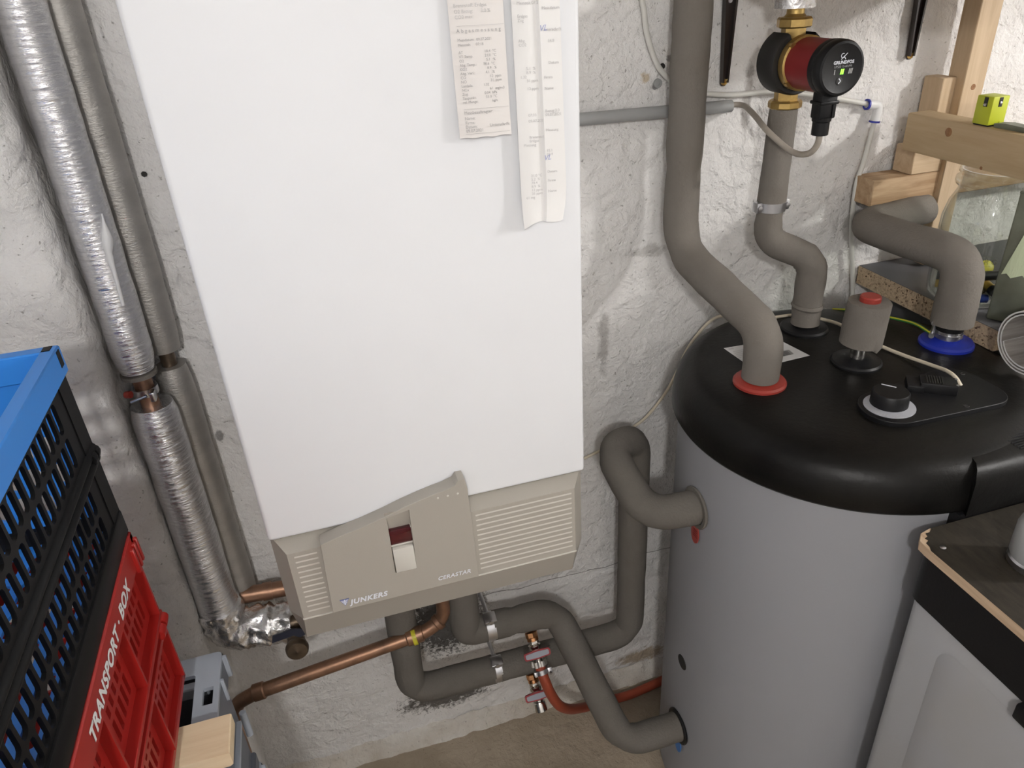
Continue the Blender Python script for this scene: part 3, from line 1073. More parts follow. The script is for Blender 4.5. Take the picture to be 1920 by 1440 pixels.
# side openings of the tank
XS = CX - 0.277
for z, lab_ in ((0.826, 'upper'), (0.244, 'lower')):
    build('port_collar', MB().lathe([(0.03, 0), (0.0375, 0), (0.0385, 0.003), (0.037, 0.005), (0.03, 0.005)], (XS + 0.001, 0.887, z), (-1, 0, 0), 32), M_BLACK if z < 0.5 else M_FOAM_D, tank)
build('port_plug', MB().lathe([(0.016, -0.003), (0.0155, 0.0012), (0.012, 0.002), (0, 0.0016)], (XS + 0.0005, 0.893, 0.432), (-1, 0, 0), 24), M_BLACK_M, tank)
ow = [(0.0125 * math.cos(2 * PI * k / 20), 0.021 * math.sin(2 * PI * k / 20)) for k in range(20)]
tg = build('oval_tag', MB().prism(ow, (XS - 0.002, 0.880, 0.775), (0, -1, 0), (0, 0, 1), (-1, 0, 0), 0.0016), M_RED, tank, label='red oval tag')
st = MB()
for k in range(4):
    st.obox((XS - 0.0038, 0.8785, 0.770 + k * 0.0045), (0, 1, 0), (0, 0.3, 1), (1, 0, 0), 0.006, 0.0008, 0.0003)
build('tag_mark', st, M_PUMPRED, tg)
build('oval_tag', MB().prism(ow, (XS - 0.002, 0.878, 0.196), (0, -1, 0), (0, 0, 1), (-1, 0, 0), 0.0016), mat('tag_blue', (0.05, 0.2, 0.55), 0.4), tank, label='blue oval tag')

# ------------------------------------------------------------------ insulated pipes
pA = thing('insulated_pipe', 'grey foam pipe dropping down the wall to the red flange', 'pipe', (0.656, 0.911, 1.04), 'grey insulated pipes')
path = fillet([(0.628, 1.15, 1.90), (0.6255, 1.15, 1.195), (0.656, 0.911, 1.128), (0.656, 0.911, 1.046)], [0, 0.062, 0.058, 0], 9, 0.02)
build('insulation', MB().tube(path, pinch(path, mids(path, [(0.6255, 1.15, 1.195), (0.627, 1.15, 1.33)]), 0.0305, 0.05, 0.015), 28, wob=0.06), M_FOAM, pA, 50)
build('pipe_stub', MB().cyl((0.656, 0.911, 1.036), (0.656, 0.911, 1.07), 0.014), M_RED, pA)

pB = thing('insulated_pipe', 'kinked grey foam pipe below the pump, on the black flange by the wall', 'pipe', (0.842, 1.056, 1.04), 'grey insulated pipes')
pts = fillet([(0.775, 1.1, 1.428), (0.7735, 1.1, 1.35), (0.772, 1.1, 1.272)], 0.03, 3, 0.012)
build('insulation', MB().tube(pts, [0.0225 + 0.002 * i / len(pts) for i in range(len(pts))], 24, wob=0.05), M_FOAM, pB, 50)
pts = fillet([(0.772, 1.1, 1.262), (0.770, 1.1, 1.205), (0.846, 1.062, 1.168), (0.842, 1.056, 1.047)], [0, 0.034, 0.03, 0], 8, 0.012)
build('insulation', MB().tube(pts, [0.0225 if i < 2 else (0.0245 if i < len(pts) * 0.5 else 0.0265 - 0.0012 * math.sin(i * 0.9) ** 2) for i in range(len(pts))], 24, wob=0.07, seed=3), M_FOAM, pB, 50)
build('joint_tape', MB().tube([(0.8415, 1.0562, 1.0785), (0.8418, 1.056, 1.082), (0.842, 1.056, 1.087)], [0.0262, 0.0285, 0.0262], 24), M_FOAM, pB)

pC = thing('capped_stub', 'short grey foam stub with red cap on the tank lid', 'pipe stub', (0.841, 0.911, 1.04))
build('pipe_stub', MB().cyl((0.841, 0.911, 1.036), (0.842, 0.911, 1.085), 0.0125), M_NICKEL, pC)
build('insulation', MB().tube([(0.8415, 0.911, 1.0705), (0.8425, 0.911, 1.072), (0.8435, 0.911, 1.10), (0.846, 0.911, 1.146), (0.846, 0.911, 1.1475)], [0.031, 0.0335, 0.034, 0.0335, 0.031], 32, wob=0.02), M_FOAM, pC, 50)
build('cap', MB().lathe([(0.0165, -0.01), (0.0165, 0.0075), (0.0148, 0.0095), (0, 0.0095)], (0.846, 0.911, 1.147), (0.03, 0, 1), 28), M_RED, pC, label='red plastic cap')

pD = thing('insulated_pipe', 'bent grey foam pipe rising from the blue flange beside the glass jar', 'pipe', (1.024, 0.91, 1.04), 'grey insulated pipes')
path = fillet([(1.0245, 0.91, 1.077), (1.0235, 0.91, 1.192), (0.990, 1.128, 1.193), (1.165, 1.160, 1.190)], [0, 0.045, 0.045, 0], 10, 0.016)
build('insulation', MB().tube(path, [0.0335 - 0.004 * min(1, i / (len(path) * 0.6)) for i in range(len(path))], 28, wob=0.05, seed=5), M_FOAM, pD, 50)
build('pipe_stub', MB().cyl((1.024, 0.91, 1.046), (1.024, 0.91, 1.066), 0.0205), M_STEEL, pD)
build('pipe_sleeve', MB().cyl((1.024, 0.91, 1.064), (1.024, 0.91, 1.10), 0.022), M_BLACK, pD)
ec = MB().cyl((0.9985, 0.919, 1.050), (0.9985, 0.919, 1.083), 0.0035, 10).cyl((0.990, 0.912, 1.056), (1.004, 0.925, 1.056), 0.0045, 10).cyl((0.992, 0.915, 1.078), (1.004, 0.925, 1.078), 0.004, 10)
ec.lathe([(0.0215, 0), (0.0228, 0), (0.0228, 0.007), (0.0215, 0.007)], (1.024, 0.91, 1.052), (0, 0, 1), 28)
build('earth_clamp', ec, M_STEEL, pD)

pE = thing('insulated_pipe', 'grey foam pipe looping low along the wall up to the tank red tag', 'pipe', (0.021, 1.1, 0.31), 'grey insulated pipes')
path = fillet([(0.030, 1.1, 0.86), (0.021, 1.1, 0.314), (0.202, 1.1, 0.311)], [0, 0.05, 0], 9, 0.016)
build('insulation', MB().tube(path, pinch(path, mids(path, [(0.021, 1.1, 0.314)]), 0.0305), 28, wob=0.05, seed=1), M_FOAM_D, pE, 50)
path = fillet([(0.214, 1.1, 0.311), (0.527, 1.1, 0.308), (0.527, 1.1, 0.846), (0.446, 1.043, 0.866), (0.470, 0.922, 0.800), (0.56, 0.888, 0.826)], [0, 0.055, 0.055, 0.055, 0.06, 0], 9, 0.018)
build('insulation', MB().tube(path, pinch(path, mids(path, [(0.527, 1.1, 0.308), (0.527, 1.1, 0.846), (0.446, 1.043, 0.866)]), 0.0305, 0.08), 28, wob=0.05, seed=2), M_FOAM_D, pE, 50)
build('pipe', MB().cyl((0.19, 1.1, 0.311), (0.23, 1.1, 0.311), 0.014), M_COPPER, pE)
pG = thing('insulated_pipe', 'grey foam pipe slanting down to the tank blue tag', 'pipe', (0.155, 1.1, 0.44), 'grey insulated pipes')
path = fillet([(0.153, 1.1, 0.86), (0.152, 1.1, 0.447), (0.196, 1.1, 0.443)], [0, 0.04, 0], 9, 0.016)
build('insulation', MB().tube(path, [0.0315] * (len(path) - 2) + [0.031, 0.030], 28, wob=0.05, seed=7), M_FOAM_D, pG, 50)
path = fillet([(0.209, 1.1, 0.443), (0.350, 1.1, 0.438), (0.420, 0.893, 0.234), (0.56, 0.887, 0.244)], [0, 0.045, 0.05, 0], 9, 0.016)
build('insulation', MB().tube(path, pinch(path, mids(path, [(0.350, 1.1, 0.438), (0.420, 0.893, 0.234), (0.262, 1.1, 0.441)]), 0.0305, 0.10), 28, wob=0.05, seed=8), M_FOAM_D, pG, 50)
build('pipe', MB().cyl((0.185, 1.1, 0.443), (0.225, 1.1, 0.443), 0.014), M_COPPER, pG)


# pipe clamps: band, head with screw, stud into the wall
def clamp(label, x, z, r):
    t = thing('pipe_clamp', label, 'pipe clamp', (x, 1.1, z), 'steel pipe clamps')
    build('band', MB().lathe([(r, -0.0095), (r + 0.002, -0.0095), (r + 0.002, 0.0095), (r, 0.0095), (r, -0.0095)], (x, 1.1, z), (1, 0, 0), 32), M_STEEL, t)
    d = Vector((0, 0.45, 0.89))
    w = Vector((0, 0.89, -0.45))
    c = Vector((x, 1.1, z)) + Vector((0, -0.30, 0.95)).normalized() * (r + 0.006)
    build('clamp_head', MB().obox(c, (1, 0, 0), (0, 0.95, 0.30), (0, -0.30, 0.95), 0.013, 0.012, 0.007, 0.002).lathe([(0.005, 0), (0.005, 0.003), (0, 0.0035)], c + Vector((0, -0.011, 0)), (0, -1, 0), 12), M_STEEL, t)
    c2 = Vector((x, 1.1, z)) + Vector((0, 0.6, 0.8)) * (r)
    build('stud', MB().cyl(c2, (x - 0.004, 1.222, z + 0.045), 0.0042, 10), M_STEEL, t)
    build('clamp_lug', MB().cyl((x, 1.1, z - r - 0.008), (x, 1.1, z - r + 0.002), 0.0055, 12), M_STEEL, t)
    return t


clamp('steel clamp on the upper grey pipe under the boiler', 0.203, 0.443, 0.0285)
clamp('steel clamp on the lower grey pipe under the boiler', 0.208, 0.311, 0.0285)
t = thing('pipe_clamp', 'steel clamp on the foam pipe below the pump', 'pipe clamp', (0.772, 1.1, 1.262), 'steel pipe clamps')
build('band', MB().lathe([(0.0225, -0.008), (0.0245, -0.008), (0.0245, 0.008), (0.0225, 0.008), (0.0225, -0.008)], (0.772, 1.1, 1.266), (0, 0, 1), 32), M_STEEL, t)
for s_ in (-1, 1):
    hd = build('clamp_ear', MB().box(0.772 + s_ * 0.026 - 0.006, 0.772 + s_ * 0.026 + 0.006, 1.092, 1.108, 1.257, 1.275, 0.002), M_STEEL, t)
    build('clamp_screw', MB().lathe([(0.0042, -0.001), (0.0042, 0.003), (0, 0.0035)], (0.772 + s_ * 0.027, 1.092, 1.266), (0, -1, 0), 12), M_STEEL, hd)

# ------------------------------------------------------------------ circulation pump
px, py, pz = 0.776, 1.10, 1.497
pump = thing('circulation_pump', 'red and black circulation pump with brass unions', 'pump', (px, py, 1.425))


def hexprof(r):
    return [(r * math.cos(PI / 3 * k + 0.3), r * math.sin(PI / 3 * k + 0.3)) for k in range(6)]


for z0, z1, lab_ in ((1.4265, 1.4395, 'lower'), (1.5455, 1.5605, 'upper')):
    build('union_nut', MB().lathe([(0.012, z0), (0.0245, z0), (0.0265, z0 + 0.002), (0.0265, z1 - 0.003), (0.024, z1), (0.012, z1)], (px, py, 0), (0, 0, 1), 8 if lab_ == 'upper' else 10), M_BRASS, pump, 20)
build('union_nipple', MB().prism(hexprof(0.0185), (px, py, 1.4385), (1, 0, 0), (0, 1, 0), (0, 0, 1), 0.02).prism(hexprof(0.0185), (px, py, 1.525), (1, 0, 0), (0, 1, 0), (0, 0, 1), 0.022)
      .lathe([(0.0185, 1.559), (0.0135, 1.565), (0.0135, 1.60)], (px, py, 0), (0, 0, 1), 20), M_BRASS, pump, 20)
# insulation shell of the housing, two halves with a gap for the pipe
for a0, a1 in ((-65, 58), (118, 300)):
    sh = MB().lathe([(0.030, -0.022), (0.046, -0.022), (0.0485, -0.018), (0.0485, 0.020), (0.046, 0.024), (0.030, 0.024), (0.030, -0.022)], (px, py, pz), (0, -1, 0), 24, math.radians(a0 - 90 + 90), math.radians(a1 - 90 + 90))
    build('housing_shell', sh, M_BLACK_M, pump)
build('volute', MB().lathe([(0, -0.018), (0.030, -0.018), (0.036, 0.0), (0.036, 0.026), (0.0405, 0.028), (0.0405, 0.040), (0.036, 0.042), (0, 0.042)], (px, py, pz), (0, -1, 0), 40), M_BRASS, pump)
for k in range(4):
    a = PI / 4 + k * PI / 2
    build('flange_bolt', MB().lathe([(0.0045, 0.036), (0.0045, 0.044), (0, 0.044)], (px + 0.0385 * math.cos(a), py, pz + 0.0385 * math.sin(a)), (0, -1, 0), 8), M_BRASS, pump)
build('motor_body', MB().lathe([(0, 0.041), (0.0375, 0.041), (0.0378, 0.099), (0, 0.099)], (px, py, pz), (0, -1, 0), 48), M_PUMPRED, pump)
head = build('control_head', MB().lathe([(0, 0.098), (0.0385, 0.098), (0.0392, 0.107), (0.0385, 0.109), (0.0392, 0.110), (0.0388, 0.121), (0.0368, 0.1252), (0.0335, 0.1262), (0.0320, 0.1255), (0, 0.1255)], (px, py, pz), (0, -1, 0), 56),
             M_BLACK, pump)
hy = py - 0.1258
fr = lambda dx, dz: ((px + dx, hy, pz + dz), (1, 0, 0), (0, 0, 1))
text('lettering', 'GRUNDFOS', 0.0062, fr(0.0015, 0.0065), M_PRINT_W, head, 0.0, 0.0002, 'CENTER', 1.05)
text('lettering', 'UPS20 15-60 PM', 0.0046, fr(0.001, 0.0015), mat('grey_print', (0.3, 0.3, 0.31), 0.5), head, 0.0, 0.0, 'CENTER', 0.95)
lg = MB().tube([(px - 0.004 + 0.001 * 0, hy, pz + 0.0125), (px + 0.0055, hy, pz + 0.0205)], 0.0006, 8)
lg.tube([(px - 0.0015 + 0.003 * math.cos(a), hy, pz + 0.0175 + 0.003 * math.sin(a)) for a in [math.radians(t_) for t_ in range(60, 331, 30)]] + [(px + 0.0035, hy, pz + 0.0125)], 0.0006, 8)
build('emblem', lg, M_PRINT_W, head)
b1 = MB().box(px - 0.0125, px - 0.0113, hy - 0.0003, hy + 0.001, pz - 0.0075, pz - 0.0005)
for k in range(3):
    b1.obox((px + 0.0125 + k * 0.0024, hy, pz - 0.004), (1, 0, 0), (0, 1, 0), (0.12, 0, 1), 0.0006, 0.0003, 0.0036)
build('speed_mark', b1, mat('grey_mark', (0.4, 0.4, 0.4), 0.5), head)
b2 = MB()
for k in range(2):
    b2.obox((px - 0.0008 + k * 0.003, hy, pz - 0.004), (1, 0, 0), (0, 1, 0), (0.14, 0, 1), 0.0009, 0.0004, 0.0036)
build('speed_light', b2, M_GREEN_L, head, label='lit green speed bars')
bt = build('button', MB().lathe([(0.0055, 0), (0.0053, 0.0008), (0, 0.001)], (px - 0.002, hy + 0.0004, pz - 0.0165), (0, -1, 0), 24), mat('button_grey', (0.03, 0.03, 0.03), 0.4), head)
ch = MB().obox((px - 0.0019, hy - 0.0008, pz - 0.0148), (1, 0, -1), (0, 1, 0), (1, 0, 1), 0.0026, 0.0003, 0.0007).obox((px - 0.0019, hy - 0.0008, pz - 0.0182), (1, 0, 1), (0, 1, 0), (1, 0, -1), 0.0026, 0.0003, 0.0007)
build('button_arrow', ch, M_PRINT_W, bt)
pl = build('power_plug', MB().box(px - 0.016, px + 0.012, 0.988, 1.012, 1.425, 1.464, 0.003).box(px - 0.018, px + 0.014, 0.986, 1.014, 1.446, 1.451, 0.0015)
           .box(px + 0.004, px + 0.006, 0.9865, 0.99, 1.427, 1.446).lathe([(0.008, 1.40), (0.0125, 1.401), (0.0125, 1.42), (0.014, 1.4215), (0.0145, 1.427)], (px - 0.003, 1.0, 0), (0, 0, 1), 10), M_BLACK, pump)
pf_ = thing('foil_sleeve', 'foil wrapped riser above the pump', 'pipe', (0.774, 1.1, 1.572))
build('foil', MB().tube([(0.774, 1.1, 1.573 + 0.012 * k) for k in range(30)], [0.027 + 0.003 * random.random() for k in range(30)], 22, wob=0.12), M_FOIL_C, pf_, 60)
build('pipe', MB().cyl((0.775, 1.1, 1.598), (0.774, 1.1, 2.15), 0.0135), M_COPPER, pf_)

# ------------------------------------------------------------------ cables and thin tubes
t = single('conduit', MB().tube([(0.30, 1.206, 1.4295), (0.46, 1.2065, 1.4255), (0.742, 1.206, 1.419)], 0.0105, 16), M_CONDUIT, 'grey plastic conduit running from the boiler along the wall', 'conduit')
pc = [(0.70, 1.206, 1.4205), (0.757, 1.203, 1.420), (0.775, 1.170, 1.406), (0.761, 1.100, 1.384), (0.758, 1.035, 1.368), (0.762, 1.006, 1.370), (0.772, 1.0, 1.387), (0.773, 1.0, 1.410)]
pc[2:6] = [(0.752, 1.155, 1.414), (0.738, 1.082, 1.396), (0.760, 1.045, 1.369), (0.766, 1.012, 1.371)]
single('pump_cable', MB().tube(smooth_path(pc), 0.0048, 12), M_CABLE_G, 'grey cable sagging from the conduit to the pump plug', 'cable')
tb = [(0.566, 1.21, 1.78), (0.568, 1.21, 1.617), (0.573, 1.210, 1.579), (0.581, 1.210, 1.540), (0.602, 1.210, 1.494), (0.633, 1.210, 1.466), (0.669, 1.210, 1.450), (0.700, 1.210, 1.442), (0.753, 1.210, 1.436), (0.827, 1.210, 1.434), (0.928, 1.210, 1.417), (0.999, 1.210, 1.401), (1.047, 1.210, 1.390)]
wt = thing('white_tube', 'thin white tube curving across the wall behind the pump', 'tube', (1.047, 1.21, 0.96))
build('tube_run', MB().tube(smooth_path(tb), 0.0046, 12), M_CABLE_W, wt)
tb = [(1.052, 1.207, 1.375), (1.043, 1.207, 1.291), (1.034, 1.207, 1.241), (1.0405, 1.207, 1.154), (1.062, 1.207, 1.059), (1.072, 1.207, 1.005), (1.070, 1.207, 0.96)]
build('tube_run', MB().tube(smooth_path(tb), 0.0046, 12), M_CABLE_W, wt)
ft = build('elbow_fitting', MB().tube(fillet([(1.030, 1.208, 1.393), (1.0545, 1.208, 1.3895), (1.051, 1.207, 1.362)], 0.008, 5), 0.0085, 16), M_FITTING, wt, label='white elbow fitting')
build('fitting_ring', MB().lathe([(0.006, 0), (0.0098, 0), (0.0098, 0.003), (0.006, 0.003)], (1.030, 1.208, 1.393), (-1, 0, 0.1), 18), M_BLUERING, ft)
build('fitting_ring', MB().lathe([(0.006, 0), (0.0098, 0), (0.0098, 0.003), (0.006, 0.003)], (1.051, 1.207, 1.362), (-0.1, 0, -1), 18), M_BLUERING, ft)
cl = [(0.46, 1.205, 0.74), (0.537, 1.205, 0.765), (0.563, 1.207, 0.785), (0.599, 1.207, 0.807), (0.634, 1.207, 0.845), (0.659, 1.207, 0.885), (0.69, 1.204, 0.96), (0.725, 1.185, 1.020), (0.748, 1.158, 1.0365), (0.767, 1.128, 1.0345), (0.807, 1.119, 1.0365),
      (0.862, 1.105, 1.039), (0.902, 1.05, 1.040), (0.906, 0.994, 1.040), (0.913, 0.935, 1.040), (0.922, 0.891, 1.041), (0.927, 0.836, 1.048), (0.924, 0.806, 1.054), (0.9235, 0.788, 1.052), (0.926, 0.777, 1.042)]
single('sensor_cable', MB().tube(smooth_path(cl), 0.0031, 10), M_CABLE, 'cream cable lying across the black tank lid to the thermostat plate', 'cable')
gw = [(0.952, 1.118, 1.030), (0.975, 1.088, 1.036), (0.992, 1.055, 1.040), (1.004, 1.020, 1.043), (1.006, 0.985, 1.050), (1.001, 0.955, 1.056), (0.996, 0.922, 1.057)]
wg = thing('earth_wire', 'green and yellow earth wire clipped beside the blue flange', 'wire', (0.996, 0.93, 1.04))
build('wire', MB().tube(smooth_path(gw), 0.0028, 10), M_GREEN, wg)
build('stripe', MB().tube([Vector(p) + Vector((-0.0012, -0.0006, 0.0012)) for p in smooth_path(gw)], 0.0016, 8), M_YELLOW, wg)

# ------------------------------------------------------------------ foil pipes at the left corner
fp = thing('foil_pipe', 'front foil wrapped riser ending in a crumpled elbow', 'pipe', (-0.296, 1.125, 0.58), 'foil wrapped pipes')
pts = [(-0.2835 - 0.0125 * k / 40, 1.135 - 0.004 * k / 40, 1.95 - 0.803 * k / 40) for k in range(41)]
build('upper_foil', MB().tube(pts, [0.0295] * 39 + [0.0285, 0.024], 30, wob=0.05), M_FOIL, fp, 60)
pts = [(-0.292 - 0.004 * k / 26, 1.127, 1.088 - 0.44 * k / 26) for k in range(27)]
build('lower_foil', MB().tube(pts, [0.031, 0.0345] + [0.0355] * 25, 30, wob=0.05, seed=4), M_FOIL, fp, 60)
build('pipe', MB().cyl((-0.296, 1.129, 1.17), (-0.293, 1.127, 1.07), 0.014), M_COPPER, fp)
build('foil_collar', MB().tube([(-0.2955, 1.129, 1.145), (-0.2955, 1.129, 1.139)], 0.0265, 24), M_FOAM, fp)
el = fillet([(-0.296, 1.127, 0.65), (-0.294, 1.125, 0.587), (-0.178, 1.118, 0.578)], 0.035, 9, 0.005)
el = [p for p in el]
build('elbow_foil', MB().tube(el, [0.038 + 0.0035 * noise.noise(Vector((i * 0.9, 0, 0))) for i in range(len(el))], 48, wob=0.20, seed=9, fq=75.0), M_FOIL_C, fp, 60)
cl_ = MB().lathe([(0.017, -0.006), (0.019, -0.006), (0.019, 0.006), (0.017, 0.006), (0.017, -0.006)], (-0.2945, 1.128, 1.113), (0, 0, 1), 24)
cl_.cyl((-0.312, 1.098, 1.110), (-0.288, 1.098, 1.116), 0.0028, 8).box(-0.284, -0.276, 1.094, 1.110, 1.105, 1.121, 0.002)
build('screw_clamp', cl_, M_STEEL, fp)
build('clamp_rubber', MB().cyl((-0.318, 1.108, 1.119), (-0.310, 1.104, 1.120), 0.0055, 12), M_RED, fp)
# white paint run down the foil
dp = [(-0.2695, 1.1110, 1.392), (-0.2705, 1.1095, 1.376), (-0.272, 1.1075, 1.358), (-0.2755, 1.1047, 1.338), (-0.2765, 1.1042, 1.31), (-0.2778, 1.1036, 1.285), (-0.279, 1.103, 1.262)]
build('paint_run', MB().tube(smooth_path(dp), [0.001 + 0.0062 * math.exp(-((i - 13) / 6.5) ** 2) + (0.0016 if i > 18 else 0) for i in range(37)], 12), M_LABEL, fp, 60)
fb = thing('foil_pipe', 'rear foil wrapped riser next to the wall', 'pipe', (-0.26, 1.185, 0.60), 'foil wrapped pipes')
pts = [(-0.256 - 0.006 * k / 30, 1.186, 1.95 - 0.80 * k / 30) for k in range(31)]
build('upper_foil', MB().tube(pts, [0.0275] * 29 + [0.027, 0.023], 26, wob=0.04, seed=2), M_FOIL_M, fb, 60)
pts = [(-0.262 - 0.001 * k / 20, 1.186, 1.122 - 0.50 * k / 20) for k in range(21)]
build('lower_foil', MB().tube(pts, [0.024, 0.0275] + [0.028] * 19, 26, wob=0.05, seed=6), M_FOIL_M, fb, 60)
build('pipe', MB().cyl((-0.262, 1.186, 1.17), (-0.262, 1.186, 0.60), 0.012), M_BRONZE, fb)

# ------------------------------------------------------------------ copper pipes and valves under the boiler
cp1 = thing('copper_pipe', 'old copper pipe sloping left from under the boiler', 'pipe', (-0.1, 1.1, 0.43))
path = fillet([(0.110, 1.075, 0.86), (0.109, 1.075, 0.530), (0.070, 1.07, 0.508), (-0.272, 1.07, 0.465), (-0.312, 1.085, 0.435), (-0.335, 1.10, 0.36), (-0.335, 1.10, 0.05)], [0, 0.03, 0.02, 0.012, 0.02, 0.03, 0], 6, 0.03)
build('tube_run', MB().tube(path, 0.0138, 18), M_COPPER, cp1)
for a, b in (((0.062, 1.07, 0.507), (0.028, 1.07, 0.503)), ((0.1005, 1.074, 0.5255), (0.090, 1.0725, 0.519)), ((-0.252, 1.07, 0.4675), (-0.275, 1.071, 0.4645))):
    build('pipe_socket', MB().cyl(a, b, 0.0168, 20, bev=0.002), M_COPPER, cp1)
build('marking', MB().cyl((0.048, 1.0685, 0.505), (0.040, 1.0685, 0.504), 0.0173, 20), M_YELLOW, cp1)
single('copper_pipe', MB().tube([(-0.30, 1.165, 0.632), (-0.24, 1.165, 0.626), (-0.09, 1.165, 0.612)], 0.016, 18).cyl((-0.222, 1.165, 0.6245), (-0.205, 1.165, 0.623), 0.0178, 18), M_COPPER,
       'short copper pipe against the wall above the foil elbow', 'pipe')
vl = thing('shutoff_valve', 'tarnished shutoff valve with dark blue lever under the boiler corner', 'valve', (-0.172, 1.09, 0.56))
ax = Vector((0.05, -0.95, 0.10)).normalized()
vc = Vector((-0.174, 1.082, 0.563))
build('valve_body', MB().lathe([(0, -0.03), (0.014, -0.03), (0.0165, -0.018), (0.0165, 0.008), (0.013, 0.012), (0.013, 0.02)], vc, ax, 20).cyl((-0.19, 1.112, 0.578), (-0.13, 1.112, 0.582), 0.014, 16), M_BRONZE, vl)
build('valve_cap', MB().lathe([(0.017, 0.012), (0.0185, 0.013), (0.0185, 0.019), (0.0205, 0.0205), (0.0215, 0.024), (0.0205, 0.032), (0.018, 0.035), (0.004, 0.0365), (0, 0.038)], vc, ax, 28), M_BRONZE, vl)
lv_ = MB().prism([(-0.021, -0.006), (-0.018, 0.0065), (0.020, 0.0085), (0.042, 0.002), (0.046, -0.005), (0.030, -0.010), (0.018, -0.0035)], (-0.190, 1.060, 0.603), (1, 0, 0.05), (0, 0.55, 0.84), (0, -0.84, 0.55), 0.010)
build('lever', lv_, M_NAVY, vl)


def drain_valve(label, base, hose):
    t_ = thing('drain_valve', label, 'valve', base, 'red lever drain valves')
    b_ = Vector(base)
    d = Vector((0.06, -0.55, -0.83)).normalized()
    sx = Vector((1, 0, 0.22)).normalized()
    sx = (sx - d * sx.dot(d)).normalized()
    fw = sx.cross(d)
    if fw.y > 0:
        fw = -fw
    at = lambda h, o_=0.0: b_ + d * h + fw * o_
    h6 = lambda r, h0, h1, n=6: MB().lathe([(0, h0), (r * 0.94, h0), (r, h0 + 0.0015), (r, h1 - 0.0015), (r * 0.94, h1), (0, h1)], b_, d, n)
    build('copper_nut', h6(0.0135, 0.0, 0.012, 8), M_COPPER_N, t_, 20)
    build('copper_collar', MB().cyl(at(0.012), at(0.019), 0.0125, 24), M_COPPER_N, t_)
    build('hex_nut', h6(0.0115, 0.019, 0.026), M_NICKEL, t_, 20)
    build('valve_body', MB().lathe([(0, 0.026), (0.009, 0.026), (0.0135, 0.029), (0.0135, 0.036), (0.011, 0.040), (0.011, 0.052), (0.0095, 0.056), (0.0095, 0.062), (0, 0.062)], b_, d, 20), M_NICKEL, t_)
    build('stem', MB().cyl(at(0.045, 0.005), at(0.045, 0.020), 0.005, 12), M_NICKEL, t_)
    w = [(-0.0285, -0.0045), (-0.026, -0.0075), (0.0, -0.0095), (0.026, -0.0075), (0.0285, -0.0045), (0.0285, 0.0045), (0.026, 0.0075), (0.0, 0.0095), (-0.026, 0.0075), (-0.0285, 0.0045)]
    lev = build('lever', MB().prism(w, at(0.043, 0.019), sx, -d, fw, 0.006), M_LEVER, t_, 30)
    build('lever_inlay', MB().prism([(p[0] * 0.88, p[1] * 0.68) for p in w], at(0.043, 0.0252), sx, -d, fw, 0.0006), M_LEVERIN, lev, 0)
    if hose:
        nut = MB()
        for k in range(6):
            a = k * PI / 3
            u2, v2 = sx, fw
            nut.lathe([(0, 0.062), (0.0055, 0.062), (0.0055, 0.074), (0, 0.074)], b_ + (u2 * math.cos(a) + v2 * math.sin(a)) * 0.0125, d, 8)
        nut.lathe([(0, 0.062), (0.0135, 0.062), (0.0135, 0.074), (0, 0.074)], b_, d, 20)
        build('wing_nut', nut, M_NICKEL, t_)
    else:
        build('end_cap', MB().lathe([(0, 0.062), (0.0125, 0.063), (0.0135, 0.066), (0.0135, 0.084), (0.011, 0.084), (0.010, 0.070), (0, 0.070)], b_, d, 18), M_NICKEL, t_)
    return b_, d


drain_valve('upper red lever drain valve with the red hose attached', (0.2875, 1.083, 0.414), True)
b0, d0 = drain_valve('lower red lever drain valve with an open end', (0.2835, 1.083, 0.284), False)
b0 = Vector((0.2875, 1.083, 0.414))
hs = thing('garden_hose', 'red rubber hose drooping from the upper drain valve to the floor', 'hose', (0.30, 1.05, 0.0))
hp = [b0 + d0 * 0.070, b0 + d0 * 0.085, b0 + d0 * 0.105 + Vector((0.002, 0, 0)), (0.306, 1.018, 0.285), (0.325, 1.022, 0.235), (0.355, 1.045, 0.180), (0.395, 1.085, 0.115), (0.44, 1.125, 0.055), (0.495, 1.148, 0.022), (0.56, 1.152, 0.014), (0.66, 1.165, 0.014), (0.80, 1.185, 0.014), (0.95, 1.19, 0.014)]
build('hose_body', MB().tube(smooth_path(hp), 0.0112, 18), M_HOSE, hs)
hc = MB().lathe([(0.0115, 0.082), (0.0135, 0.082), (0.0135, 0.092), (0.0115, 0.092), (0.0115, 0.082)], b0, d0, 24)
q = b0 + d0 * 0.087 + Vector((0.017, -0.004, 0.004))
hc.obox(q, d0, (0, -0.83, 0.55), (1, 0, 0), 0.006, 0.007, 0.005, 0.0015).cyl(q - Vector((0, 0.012, 0)), q + Vector((0, 0.01, 0)), 0.003, 8)
hc.obox(b0 + d0 * 0.087 + Vector((-0.014, -0.004, 0)), d0, (0, -0.83, 0.55), (1, 0, 0), 0.005, 0.005, 0.003, 0.001)
build('hose_clamp', hc, M_STEEL, hs)

